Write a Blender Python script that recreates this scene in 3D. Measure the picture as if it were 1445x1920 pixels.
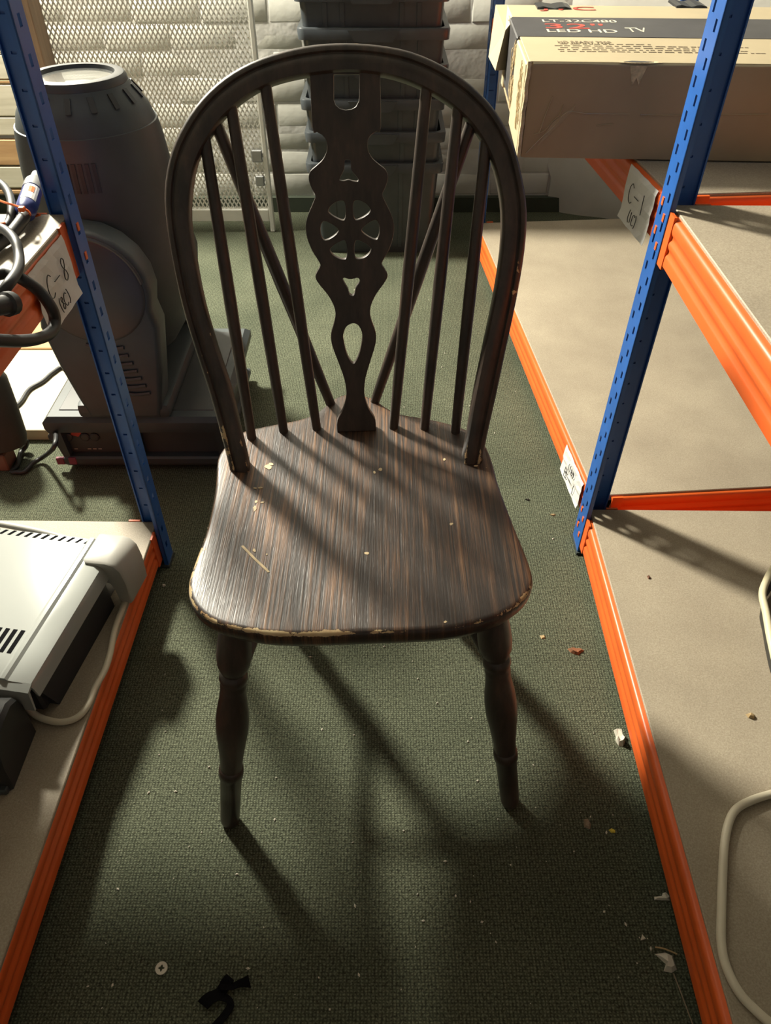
import bpy, bmesh, math, random
from mathutils import Vector, Matrix
random.seed(7)
for o in list(bpy.data.objects):
    bpy.data.objects.remove(o)
SC = bpy.context.scene
COL = SC.collection
V = Vector
H = 1.10                      # lens height above the carpet, metres
F = 1400.0                    # focal length in pixels of the 1445 x 1920 frame
CX, CY = 722.5, 960.0
TH = math.radians(42.5)       # camera pitch below the horizon
CO, SI = math.cos(TH), math.sin(TH)

# ------------------------------------------------------------------ camera, light, exposure
cam = bpy.data.cameras.new('camera')
cam.sensor_fit = 'VERTICAL'
cam.sensor_height = 24.0
cam.lens = F / 1920.0 * 24.0
cam.clip_start = 0.02
cam_o = bpy.data.objects.new('camera', cam)
COL.objects.link(cam_o)
cam_o.location = (0, 0, H)
cam_o.rotation_euler = (math.pi / 2 - TH, 0, 0)
SC.camera = cam_o

world = bpy.data.worlds.new('room_ambient')
SC.world = world
world.use_nodes = True
bg = world.node_tree.nodes['Background']
bg.inputs[0].default_value = (1.0, 0.96, 0.90, 1)
bg.inputs[1].default_value = 0.165

lamp = bpy.data.lights.new('ceiling_lamp', 'AREA')
lamp.shape = 'DISK'
lamp.size = 0.32
lamp.energy = 240
lamp.color = (1.0, 0.95, 0.80)
lamp_o = bpy.data.objects.new('ceiling_lamp', lamp)
COL.objects.link(lamp_o)
lamp_o.location = (-1.50, 2.62, 2.12)
lamp_o.rotation_euler = (V((0.3, 0.9, 0.1)) - V(lamp_o.location)).to_track_quat('-Z', 'Y').to_euler()

vs = SC.view_settings
vs.view_transform = 'Standard'
vs.look = 'None'
vs.exposure = 0.0
vs.gamma = 1.0
vs.use_curve_mapping = False

# ------------------------------------------------------------------ pixel helpers
def ray(px, py):
    u = (px - CX) / F
    v = (py - CY) / F
    return V((u, CO - v * SI, -SI - v * CO))

def P(px, py, z=None, y=None, plane=None):
    """the point of the scene seen at a pixel, on a known plane"""
    d = ray(px, py)
    o = V((0, 0, H))
    if z is not None:
        t = (z - H) / d.z
    elif y is not None:
        t = y / d.y
    else:
        p0, n = plane
        t = (p0 - o).dot(n) / d.dot(n)
    return o + d * t

# ------------------------------------------------------------------ materials
def newmat(name):
    m = bpy.data.materials.new(name)
    m.use_nodes = True
    nt = m.node_tree
    b = nt.nodes['Principled BSDF']
    return m, nt, b

def N(nt, typ, **kw):
    n = nt.nodes.new(typ)
    for k, v in kw.items():
        setattr(n, k, v)
    return n

def ramp(nt, fac, stops):
    r = N(nt, 'ShaderNodeValToRGB')
    el = r.color_ramp.elements
    while len(el) > 1:
        el.remove(el[-1])
    el[0].position = stops[0][0]
    el[0].color = (*stops[0][1], 1)
    for p, c in stops[1:]:
        e = el.new(p)
        e.color = (*c, 1)
    nt.links.new(fac, r.inputs[0])
    return r.outputs[0]

def noise(nt, scale, detail=3, vec=None, map_scale=None, rot=None, rough=0.55):
    tc = N(nt, 'ShaderNodeTexCoord')
    out = tc.outputs['Object'] if vec is None else vec
    if map_scale or rot:
        mp = N(nt, 'ShaderNodeMapping')
        if map_scale:
            mp.inputs['Scale'].default_value = map_scale
        if rot:
            mp.inputs['Rotation'].default_value = rot
        nt.links.new(out, mp.inputs[0])
        out = mp.outputs[0]
    n = N(nt, 'ShaderNodeTexNoise')
    n.inputs['Scale'].default_value = scale
    n.inputs['Detail'].default_value = detail
    n.inputs['Roughness'].default_value = rough
    nt.links.new(out, n.inputs['Vector'])
    return n.outputs['Fac']

def bump(nt, b, fac, strength, dist=0.002):
    bp = N(nt, 'ShaderNodeBump')
    bp.inputs['Strength'].default_value = strength
    bp.inputs['Distance'].default_value = dist
    nt.links.new(fac, bp.inputs['Height'])
    nt.links.new(bp.outputs[0], b.inputs['Normal'])

def simple(name, c, rough=0.5, metal=0.0, var=0.15, scale=12, bstr=0.0, bscale=120, bdist=0.001, spec=0.5):
    m, nt, b = newmat(name)
    f = noise(nt, scale, 4)
    lo = tuple(max(0, x * (1 - var)) for x in c)
    hi = tuple(min(1, x * (1 + var)) for x in c)
    nt.links.new(ramp(nt, f, [(0.3, lo), (0.7, hi)]), b.inputs['Base Color'])
    b.inputs['Roughness'].default_value = rough
    b.inputs['Metallic'].default_value = metal
    b.inputs['Specular IOR Level'].default_value = spec
    if bstr:
        bump(nt, b, noise(nt, bscale, 3), bstr, bdist)
    return m

def mixc(nt, fac, a, b_):
    m = N(nt, 'ShaderNodeMix', data_type='RGBA')
    for s, v in ((6, a), (7, b_)):
        if isinstance(v, tuple):
            m.inputs[s].default_value = (*v, 1)
        else:
            nt.links.new(v, m.inputs[s])
    nt.links.new(fac, m.inputs[0])
    return m.outputs[2]

def mathn(nt, op, a, b_=None):
    m = N(nt, 'ShaderNodeMath', operation=op)
    for i, v in enumerate((a, b_)):
        if v is None:
            continue
        if isinstance(v, (int, float)):
            m.inputs[i].default_value = v
        else:
            nt.links.new(v, m.inputs[i])
    return m.outputs[0]

def carpet_mat():
    m, nt, b = newmat('green_carpet')
    w0 = noise(nt, 1.0, 2, map_scale=(300, 210, 300), rough=0.7)
    def wav(direction, period, dist):
        tc = N(nt, 'ShaderNodeTexCoord')
        w = N(nt, 'ShaderNodeTexWave', wave_type='BANDS', bands_direction=direction, wave_profile='SIN')
        w.inputs['Scale'].default_value = 0.314 / period
        w.inputs['Distortion'].default_value = dist
        w.inputs['Detail'].default_value = 2.0
        w.inputs['Detail Scale'].default_value = 2.0
        nt.links.new(tc.outputs['Object'], w.inputs['Vector'])
        return w.outputs['Fac']
    knit = mathn(nt, 'MULTIPLY', wav('X', 0.0046, 2.6), wav('Y', 0.0038, 3.2))
    weave = mathn(nt, 'ADD', mathn(nt, 'MULTIPLY', w0, 0.74), mathn(nt, 'MULTIPLY', knit, 0.26))
    weave = mathn(nt, 'ADD', weave, 0.06)
    fine = noise(nt, 900, 2)
    big = noise(nt, 3.5, 4)
    c = ramp(nt, weave, [(0.32, (0.032, 0.035, 0.025)), (0.50, (0.090, 0.100, 0.069)), (0.72, (0.190, 0.208, 0.148))])
    d = ramp(nt, big, [(0.3, (0.72, 0.74, 0.70)), (0.7, (1.12, 1.10, 1.05))])
    mu = N(nt, 'ShaderNodeMix', data_type='RGBA', blend_type='MULTIPLY')
    mu.inputs[0].default_value = 1
    nt.links.new(c, mu.inputs[6])
    nt.links.new(d, mu.inputs[7])
    nt.links.new(mu.outputs[2], b.inputs['Base Color'])
    b.inputs['Roughness'].default_value = 0.95
    b.inputs['Specular IOR Level'].default_value = 0.15
    bump(nt, b, mathn(nt, 'ADD', weave, mathn(nt, 'MULTIPLY', fine, 0.4)), 0.9, 0.0025)
    return m

def stained_wood(name, streak_rot, seat=False):
    m, nt, b = newmat(name)
    ms = (290, 6, 6) if seat else (40, 40, 6)
    s1 = noise(nt, 1.0, 4, map_scale=ms, rot=streak_rot, rough=0.7)
    s2 = noise(nt, 1.0, 3, map_scale=((ms[0] * 0.055 if seat else ms[0] * 0.16), ms[1] * 0.6, ms[2] * 0.6), rot=streak_rot)
    if seat:
        st = ramp(nt, s1, [(0.36, (0.018, 0.013, 0.011)), (0.47, (0.044, 0.026, 0.018)), (0.56, (0.145, 0.072, 0.035)), (0.70, (0.30, 0.165, 0.082))])
        pt = ramp(nt, s2, [(0.37, (0.15, 0.15, 0.15)), (0.58, (1, 1, 1))])
        col = mixc(nt, pt, (0.030, 0.023, 0.020), st)
    else:
        st = ramp(nt, s1, [(0.38, (0.031, 0.025, 0.021)), (0.60, (0.062, 0.045, 0.036)), (0.8, (0.110, 0.070, 0.050))])
        col = st
    at = N(nt, 'ShaderNodeAttribute', attribute_name='wear')
    chip = noise(nt, 75, 4, rough=0.65)
    chip2 = noise(nt, 11, 3)
    k = mathn(nt, 'ADD', mathn(nt, 'MULTIPLY', at.outputs['Fac'], 0.272), mathn(nt, 'ADD', mathn(nt, 'MULTIPLY', chip, 0.42), mathn(nt, 'MULTIPLY', chip2, 0.58)))
    w = ramp(nt, k, [(0.725, (0, 0, 0)), (0.735, (1, 1, 1))])
    pale = ramp(nt, noise(nt, 40, 2), [(0.3, (0.40, 0.25, 0.12)), (0.7, (0.66, 0.52, 0.30))])
    nt.links.new(mixc(nt, w, col, pale), b.inputs['Base Color'])
    b.inputs['Specular IOR Level'].default_value = 0.5
    rr = ramp(nt, s2, [(0.3, (0.34,) * 3), (0.7, (0.46,) * 3)])
    nt.links.new(rr, b.inputs['Roughness'])
    bump(nt, b, mathn(nt, 'SUBTRACT', s1, mathn(nt, 'MULTIPLY', w, 0.3)), 0.6 if seat else 0.15, 0.0008)
    return m

def chipboard_mat():
    m, nt, b = newmat('chipboard')
    f = noise(nt, 420, 3, rough=0.7)
    g = noise(nt, 5, 4)
    c = ramp(nt, f, [(0.34, (0.285, 0.240, 0.178)), (0.5, (0.345, 0.293, 0.220)), (0.66, (0.410, 0.355, 0.272))])
    d = ramp(nt, g, [(0.3, (0.82, 0.80, 0.78)), (0.7, (1.08, 1.08, 1.06))])
    mu = N(nt, 'ShaderNodeMix', data_type='RGBA', blend_type='MULTIPLY')
    mu.inputs[0].default_value = 1
    nt.links.new(c, mu.inputs[6])
    nt.links.new(d, mu.inputs[7])
    nt.links.new(mu.outputs[2], b.inputs['Base Color'])
    b.inputs['Roughness'].default_value = 0.6
    bump(nt, b, f, 0.12, 0.0004)
    return m

def wood_mat(name, dark, light, ms=(3, 40, 40)):
    m, nt, b = newmat(name)
    s = noise(nt, 1.0, 4, map_scale=ms, rough=0.6)
    nt.links.new(ramp(nt, s, [(0.3, dark), (0.7, light)]), b.inputs['Base Color'])
    b.inputs['Roughness'].default_value = 0.6
    bump(nt, b, s, 0.2, 0.001)
    return m

M = {}
M['carpet'] = carpet_mat()
M['seat'] = stained_wood('stained_seat_wood', (0, 0, math.radians(-3.5)), True)
M['chair'] = stained_wood('stained_chair_wood', (0, 0, 0))
M['board'] = chipboard_mat()
M['blue'] = simple('blue_powder_coat', (0.017, 0.098, 0.36), 0.36, var=0.12, bstr=0.15, bscale=300, bdist=0.0004)
M['orange'] = simple('orange_powder_coat', (0.74, 0.125, 0.022), 0.38, var=0.08, bstr=0.1, bscale=300, bdist=0.0004)
M['paper'] = simple('label_paper', (0.66, 0.65, 0.62), 0.6, var=0.05)
M['ink'] = simple('black_ink', (0.02, 0.02, 0.02), 0.5)
M['wall'] = simple('painted_masonry', (0.60, 0.59, 0.53), 0.7, var=0.10, scale=5, bstr=0.35, bscale=16, bdist=0.006)
M['wallflat'] = simple('painted_render', (0.60, 0.585, 0.545), 0.75, var=0.08, scale=6, bstr=0.5, bscale=12, bdist=0.012)
M['wallgrey'] = simple('bounce_damping_grey', (0.20, 0.20, 0.19), 0.85, var=0.1, scale=6)  # grey of the unseen walls, darkened to weaken bounced light
M['ceil'] = simple('ceiling_paint', (0.52, 0.51, 0.48), 0.8)
M['skirt'] = simple('dark_green_skirting', (0.045, 0.055, 0.038), 0.6)
M['bin'] = simple('black_tub_plastic', (0.045, 0.052, 0.057), 0.38, var=0.2)
M['blackp'] = simple('black_moulded_plastic', (0.040, 0.050, 0.052), 0.5, bstr=0.3, bscale=500, bdist=0.0004)
M['blackm'] = simple('black_painted_metal', (0.040, 0.042, 0.042), 0.42)
M['rubber'] = simple('black_cable_rubber', (0.020, 0.021, 0.021), 0.48)
M['greymetal'] = simple('grey_plug_metal', (0.30, 0.31, 0.32), 0.35, 0.6)
M['bluep'] = simple('dark_blue_plug_plastic', (0.03, 0.045, 0.20), 0.35)
M['cream'] = simple('cream_cable_sheath', (0.66, 0.60, 0.46), 0.45, var=0.06)
M['creamp'] = simple('cream_plastic', (0.68, 0.62, 0.42), 0.4, var=0.05)
M['white'] = simple('white_enamel', (0.36, 0.375, 0.355), 0.115, var=0.03, scale=4, spec=0.25)
M['whitep'] = simple('white_plastic', (0.42, 0.41, 0.375), 0.42, var=0.05)
M['void'] = simple('unlit_slot_black', (0.006, 0.006, 0.007), 0.9, spec=0.05)
M['darkpanel'] = simple('dark_heater_back', (0.022, 0.022, 0.026), 0.5)
M['card'] = simple('brown_cardboard', (0.40, 0.285, 0.165), 0.75, var=0.10, scale=7, bstr=0.2, bscale=60, bdist=0.001)
M['cardtop'] = simple('pale_printed_cardboard', (0.44, 0.36, 0.225), 0.62, var=0.07, scale=7, bstr=0.15, bscale=60, bdist=0.001)
M['torn'] = simple('torn_cardboard', (0.58, 0.46, 0.28), 0.9, var=0.4, scale=90, bstr=0.8, bscale=120, bdist=0.003)
M['print'] = simple('black_print', (0.045, 0.043, 0.045), 0.5, var=0.2, scale=20)
M['pred'] = simple('red_print', (0.62, 0.055, 0.035), 0.5)
M['pwhite'] = simple('white_print', (0.62, 0.57, 0.46), 0.5)
M['pgrey'] = simple('grey_print', (0.22, 0.17, 0.11), 0.6)
M['tape'] = simple('black_tape', (0.02, 0.021, 0.022), 0.4)
M['cleart'] = simple('clear_packing_tape', (0.42, 0.32, 0.19), 0.15, var=0.1, scale=20)
M['frame'] = simple('white_painted_steel', (0.66, 0.66, 0.60), 0.5, var=0.08)
M['stud'] = wood_mat('grey_brown_timber', (0.19, 0.13, 0.085), (0.36, 0.25, 0.16), (40, 40, 3))
M['plankw'] = wood_mat('whitewashed_timber', (0.52, 0.49, 0.38), (0.70, 0.67, 0.55))
M['plankb'] = wood_mat('raw_timber', (0.36, 0.20, 0.09), (0.56, 0.36, 0.18))
M['grain'] = wood_mat('varnished_timber', (0.24, 0.12, 0.045), (0.52, 0.31, 0.13), (3, 26, 26))
M['ply'] = wood_mat('pale_plywood', (0.44, 0.39, 0.26), (0.52, 0.47, 0.34), (4, 20, 20))
M['olive'] = simple('dark_olive_fabric', (0.045, 0.042, 0.030), 0.85)
M['brown'] = simple('brown_board', (0.16, 0.075, 0.045), 0.7)
M['redtape'] = simple('red_sticker', (0.42, 0.045, 0.03), 0.5)
M['pink'] = simple('faded_pink_tape', (0.18, 0.035, 0.06), 0.6)
M['leaf'] = simple('dry_leaf', (0.26, 0.11, 0.05), 0.8, var=0.4, scale=120)
M['tan'] = simple('tan_leaf', (0.42, 0.30, 0.15), 0.8)
M['chalk'] = simple('off_white_scrap', (0.62, 0.58, 0.48), 0.8)
M['yellow'] = simple('yellow_scrap', (0.62, 0.52, 0.05), 0.7)
M['cream_chip'] = simple('bare_pale_wood', (0.58, 0.45, 0.26), 0.6, var=0.3, scale=60)
M['tie'] = simple('orange_cable_tie', (0.85, 0.16, 0.03), 0.4)

def lens_mat():
    m, nt, b = newmat('front_lens_glass')
    f = noise(nt, 8, 3)
    nt.links.new(ramp(nt, f, [(0.3, (0.16, 0.17, 0.16)), (0.7, (0.26, 0.26, 0.24))]), b.inputs['Base Color'])
    b.inputs['Metallic'].default_value = 0.8
    b.inputs['Roughness'].default_value = 0.22
    b.inputs['Coat Weight'].default_value = 1.0
    return m
M['lens'] = lens_mat()

# ------------------------------------------------------------------ mesh builder
ROOT = {}
def origin(parent):
    o = V((0, 0, 0))
    while parent is not None:
        o += parent.location
        parent = parent.parent
    return o

class MB:
    def __init__(s):
        s.v, s.f, s.w = [], [], {}
    def add(s, vs, fs):
        k = len(s.v)
        s.v += [V(p) for p in vs]
        s.f += [tuple(i + k for i in f) for f in fs]
        return s
    def hexa(s, p):   # 8 corners: bottom 4 ccw, top 4 ccw
        return s.add(p, [(3, 2, 1, 0), (4, 5, 6, 7), (0, 1, 5, 4), (1, 2, 6, 5), (2, 3, 7, 6), (3, 0, 4, 7)])
    def box(s, lo, hi, X=None):
        (a, b, c), (d, e, f) = lo, hi
        p = [(a, b, c), (d, b, c), (d, e, c), (a, e, c), (a, b, f), (d, b, f), (d, e, f), (a, e, f)]
        if X:
            p = [X(*q) for q in p]
        return s.hexa(p)
    def rbox(s, lo, hi, r=0.004, seg=2, X=None):
        bm = bmesh.new()
        bmesh.ops.create_cube(bm, size=1)
        for v in bm.verts:
            v.co = V([(lo[i] + hi[i]) / 2 + v.co[i] * (hi[i] - lo[i]) for i in range(3)])
        bmesh.ops.bevel(bm, geom=bm.edges[:], offset=r, segments=seg, profile=0.6, affect='EDGES')
        bm.verts.index_update()
        s.add([X(*v.co) if X else v.co for v in bm.verts], [[v.index for v in f.verts] for f in bm.faces])
        bm.free()
        return s
    def loft(s, rings, cap=True):
        k = len(s.v)
        n = len(rings[0])
        for r in rings:
            s.v += [V(p) for p in r]
        for i in range(len(rings) - 1):
            for j in range(n):
                a, b = k + i * n + j, k + i * n + (j + 1) % n
                s.f.append((a, b, b + n, a + n))
        if cap:
            s.f.append(tuple(k + j for j in reversed(range(n))))
            e = k + (len(rings) - 1) * n
            s.f.append(tuple(e + j for j in range(n)))
        return s
    def lathe(s, a, b, prof, n=24):
        """prof: (fraction a->b, radius)"""
        a, b = V(a), V(b)
        ax = (b - a)
        z = ax.normalized()
        x = z.orthogonal().normalized()
        y = z.cross(x)
        rings = []
        for t, r in prof:
            c = a + ax * t
            rings.append([c + (x * math.cos(q) + y * math.sin(q)) * r for q in [2 * math.pi * i / n for i in range(n)]])
        return s.loft(rings)
    def tube(s, pts, r, n=10, res=6, close=False):
        pts = [V(p) for p in pts]
        path = smooth(pts, res, close) if res > 1 else pts
        rings = []
        up = None
        m = len(path)
        for i, p in enumerate(path):
            t = (path[min(i + 1, m - 1)] - path[max(i - 1, 0)])
            if t.length < 1e-9:
                continue
            t.normalize()
            if up is None:
                up = t.orthogonal().normalized()
            up = (up - t * up.dot(t))
            up = up.normalized() if up.length > 1e-6 else t.orthogonal().normalized()
            q = t.cross(up)
            rr = r(i / (m - 1)) if callable(r) else r
            rings.append([p + (up * math.cos(a) + q * math.sin(a)) * rr for a in [2 * math.pi * k / n for k in range(n)]])
        return s.loft(rings)
    def prism(s, poly, ext, X=None):
        """poly 2D ccw list extruded 0..1 through X(u,v,w)"""
        n = len(poly)
        p = [X(u, v, 0) for u, v in poly] + [X(u, v, ext) for u, v in poly]
        fs = [tuple(reversed(range(n))), tuple(range(n, 2 * n))]
        fs += [(i, (i + 1) % n, n + (i + 1) % n, n + i) for i in range(n)]
        return s.add(p, fs)
    def build(s, name, mat, parent=None, smooth_angle=None, base=None):
        o0 = origin(parent) if parent is not None else (V(base) if base is not None else V((0, 0, 0)))
        me = bpy.data.meshes.new(name)
        me.from_pydata([p - o0 for p in s.v], [], s.f)
        bm = bmesh.new()
        bm.from_mesh(me)
        bmesh.ops.recalc_face_normals(bm, faces=bm.faces[:])
        bm.to_mesh(me)
        bm.free()
        return link(name, me, mat, parent, None if parent else o0, smooth_angle)

def link(name, me, mat, parent=None, loc=None, smooth_angle=None):
    if mat:
        me.materials.append(M[mat])
    if smooth_angle:
        for p in me.polygons:
            p.use_smooth = True
        me.set_sharp_from_angle(angle=math.radians(smooth_angle))
    o = bpy.data.objects.new(name, me)
    COL.objects.link(o)
    if parent is not None:
        o.parent = parent
    elif loc is not None:
        o.location = loc
    return o

def smooth(pts, res=6, close=False):
    out = []
    n = len(pts)
    rng = range(n if close else n - 1)
    for i in rng:
        g = (lambda k: pts[k % n]) if close else (lambda k: pts[max(0, min(n - 1, k))])
        p0, p1, p2, p3 = g(i - 1), g(i), g(i + 1), g(i + 2)
        for k in range(res):
            t = k / res
            out.append(0.5 * ((2 * p1) + (p2 - p0) * t + (2 * p0 - 5 * p1 + 4 * p2 - p3) * t * t + (3 * p1 - p0 - 3 * p2 + p3) * t ** 3))
    if not close:
        out.append(pts[-1].copy())
    return out

def tag(o, label, cat, group=None, kind=None):
    if label:
        o['label'] = label
    if cat:
        o['category'] = cat
    if group:
        o['group'] = group
    if kind:
        o['kind'] = kind
    return o

def thing(name, loc, label, cat, group=None):
    o = bpy.data.objects.new(name, None)
    o.empty_display_size = 0.05
    COL.objects.link(o)
    o.location = loc
    return tag(o, label, cat, group)

def copy_tree(o, parent=None):
    c = o.copy()
    COL.objects.link(c)
    c.parent = parent
    for ch in list(o.children):
        copy_tree(ch, c)
    return c

def curve_mesh(splines, ext, bev=0.0, bres=2):
    """filled 2D outline with holes, extruded +-ext, as a mesh in the XY plane"""
    cu = bpy.data.curves.new('outline', 'CURVE')
    cu.dimensions = '2D'
    cu.fill_mode = 'BOTH'
    cu.extrude = ext
    cu.bevel_depth = bev
    cu.bevel_resolution = bres
    for sp in splines:
        s = cu.splines.new('POLY')
        s.points.add(len(sp) - 1)
        for i, (x, y) in enumerate(sp):
            s.points[i].co = (x, y, 0, 1)
        s.use_cyclic_u = True
    ob = bpy.data.objects.new('outline', cu)
    COL.objects.link(ob)
    dg = bpy.context.evaluated_depsgraph_get()
    me = bpy.data.meshes.new_from_object(ob.evaluated_get(dg))
    bpy.data.objects.remove(ob)
    bpy.data.curves.remove(cu)
    return me

def text_mesh(body, size, sx=1.0, ext=0.0002, space=1.0):
    cu = bpy.data.curves.new('print', 'FONT')
    cu.body = body
    cu.size = size
    cu.extrude = ext
    cu.space_character = space
    ob = bpy.data.objects.new('print', cu)
    COL.objects.link(ob)
    dg = bpy.context.evaluated_depsgraph_get()
    me = bpy.data.meshes.new_from_object(ob.evaluated_get(dg))
    bpy.data.objects.remove(ob)
    bpy.data.curves.remove(cu)
    for v in me.vertices:
        v.co.x *= sx
    return me

def frame_xf(me, o, ex, ey, ez, parent):
    """move a mesh from its XY plane to the frame (o; ex, ey, ez)"""
    o0 = origin(parent)
    for v in me.vertices:
        v.co = o + ex * v.co.x + ey * v.co.y + ez * v.co.z - o0

# ------------------------------------------------------------------ room shell
WY = 2.94
def struct(name, mb, mat, label, cat, parent=None, sm=None):
    o = mb.build(name, mat, parent, sm)
    return tag(o, label, cat, kind='structure')

struct('floor', MB().box((-3.6, -2.0, -0.06), (2.6, WY + 0.15, 0.0)), 'carpet', 'dark green ribbed carpet covering the storeroom floor', 'floor')
struct('ceiling', MB().box((-3.6, -2.0, 2.42), (2.6, WY + 0.3, 2.5)), 'ceil', 'plain painted ceiling over the storeroom', 'ceiling')
wall_back = struct('wall_back', MB().box((-3.6, WY + 0.008, 0.0), (2.6, WY + 0.16, 2.42)), 'wallflat', 'white painted brick wall behind the black tubs', 'wall')
struct('wall_front', MB().box((-3.7, -2.1, 0.0), (2.7, -2.0, 2.42)), 'wallgrey', 'unseen wall closing the storeroom opposite the brick wall, greyed to damp bounced light', 'wall')  # added out of view to shut out ambient light
struct('wall_far_right', MB().box((2.6, -2.0, 0.0), (2.7, WY + 0.16, 2.42)), 'wallgrey', 'unseen side wall past the right hand racks, greyed to damp bounced light', 'wall')  # also added out of view, its grey chosen to reduce bounce
struct('wall_left', MB().box((-3.7, -2.0, 0.0), (-3.6, WY + 0.16, 2.42)), 'wallflat', 'plain painted side wall past the plank stack', 'wall')

# bricks of the back wall
CH, BW = 0.080, 0.225
brick_meshes = []
for k in range(4):
    bm = bmesh.new()
    bmesh.ops.create_cube(bm, size=1)
    rnd = random.Random(40 + k)
    for v in bm.verts:
        v.co = V((v.co.x * (BW - 0.004), v.co.y * 0.05, v.co.z * (CH - 0.004)))
        v.co += V((rnd.uniform(-1, 1) * 0.002, rnd.uniform(-1, 1) * 0.002, rnd.uniform(-1, 1) * 0.0025))
    bmesh.ops.bevel(bm, geom=bm.edges[:], offset=0.005, segments=2, profile=0.5, affect='EDGES')
    me = bpy.data.meshes.new('brick')
    bm.to_mesh(me)
    bm.free()
    me.materials.append(M['wall'])
    for p in me.polygons:
        p.use_smooth = True
    brick_meshes.append(me)
nb = 0
for r in range(13):
    off = (r % 2) * BW / 2
    for c in range(-6, 6):
        x = c * BW + off + 0.06
        o = bpy.data.objects.new('brick', brick_meshes[(r * 3 + c * 5) % 4])
        COL.objects.link(o)
        o.parent = wall_back
        o.location = (x, WY + 0.0318 + random.uniform(-0.0005, 0.0005), 0.058 + CH * (r + 0.5))
        nb += 1
tag(MB().box((-2.2, WY - 0.018, 0.0), (1.35, WY + 0.01, 0.055)).build('baseboard_back', 'skirt'), 'low dark green skirting strip along the brick wall', 'skirting', kind='structure')
# angled wall on the right, behind the far rack
A0, A1 = P(1030, 368, z=0.055), P(1152, 413, z=0.0)
A0.z = 0
dA = (A1 - A0).normalized()
A0 = A0 - dA * 0.02
A2 = A0 + dA * 1.35
nA = V((-dA.y, dA.x, 0))
wr = MB()
random.seed(3)
seg = 26
ft, bt = [], []
rows = [0.0, 0.06, 0.12, 0.2, 0.3, 0.42, 0.6, 0.9, 2.42]
for zi, z in enumerate(rows):
    for i in range(seg + 1):
        t = i / seg
        p = A0 + (A2 - A0) * t
        j = random.uniform(-0.006, 0.006) if i < 8 else random.uniform(-0.001, 0.001)
        if i == 0:
            p += dA * random.uniform(-0.025, 0.02)
        wr.v.append(V((p.x, p.y, z)) - nA * j)
n1 = seg + 1
for zi in range(len(rows) - 1):
    for i in range(seg):
        a = zi * n1 + i
        wr.f.append((a, a + 1, a + n1 + 1, a + n1))
k0 = len(wr.v)
for z in (0.0, 2.42):
    for p in (A0, A2):
        wr.v.append(V((p.x, p.y, z)) + nA * 0.12)
wr.f.append((k0, k0 + 2, k0 + 3, k0 + 1))
o = wr.build('wall_right', 'wall', smooth_angle=30)
tag(o, 'pale rough plastered wall set at an angle behind the far rack', 'wall', kind='structure')

# ------------------------------------------------------------------ chair
ZS = 0.431                     # seat top
fl, fr = P(431, 1541, z=0), P(956, 1505, z=0)
cu = (fr - fl).normalized()
cw = V((-cu.y, cu.x, 0))
cc = (fl + fr) / 2
chair = thing('dining_chair', cc, 'dark stained wooden wheelback dining chair standing on the green carpet', 'chair')
CH_ = lambda x, y, z: cc + cu * x + cw * y + V((0, 0, z))

# seat
so = [(407, 860), (403, 909), (388, 986), (369, 1040), (353, 1088), (355, 1122), (376, 1151), (417, 1172), (485, 1186), (548, 1190), (621, 1189),
      (693, 1186), (756, 1184), (834, 1179), (887, 1169), (945, 1150), (984, 1122), (1000, 1088), (989, 1045), (965, 986), (936, 909), (921, 856),
      (905, 826), (880, 806), (843, 793), (810, 785), (775, 779), (742, 772), (716, 757), (695, 744), (660, 738), (634, 742), (608, 761), (590, 774),
      (560, 785), (520, 793), (485, 800), (452, 809), (424, 832)]
ol = smooth([P(x, y, z=ZS) for x, y in so], 3, True)
ctr = P(668, 985, z=ZS)
nO = len(ol)
rings, wear = [], []
def sring(s, dz, inset, w):
    r = []
    for i, p in enumerate(ol):
        d = (ctr - p)
        L = d.length
        q = p + d * (inset / L) if s is None else p + d * (1 - s)
        sd = 0 if s is None else -0.007 * (1 - s) ** 0.7
        r.append(V((q.x, q.y, ZS + dz + sd)))
    rings.append(r)
    wear.append(w)
sring(None, -0.034, 0.030, 0.0)
sring(None, -0.033, 0.014, 0.1)
sring(None, -0.028, 0.006, 0.25)
sring(None, -0.018, 0.001, 0.1)
sring(None, -0.007, 0.000, 0.35)
sring(None, -0.0025, 0.0012, 1.0)
sring(None, -0.0004, 0.0035, 0.9)
sring(None, 0.0, 0.008, 0.45)
sring(None, 0.0, 0.022, 0.15)
sring(0.78, 0, 0, 0.0)
sring(0.55, 0, 0, 0.02)
sring(0.3, 0, 0, 0.0)
sring(0.08, 0, 0, 0.0)
sm = MB().loft(rings)
seat = sm.build('seat', 'seat', chair, 45)
seat['label'] = 'worn saddle seat with chipped front edge'
a = seat.data.attributes.new('wear', 'FLOAT', 'POINT')
fy = [(p - cc).dot(cw) for p in ol]
for ri in range(len(rings)):
    for j in range(nO):
        front = max(0.25, min(1.0, 1.15 - fy[j] / 0.30))
        side = 0.94 + 0.06 * max(-1, min(1, -(ol[j] - cc).dot(cu) / 0.1))
        a.data[ri * nO + j].value = wear[ri] * front * side

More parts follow.
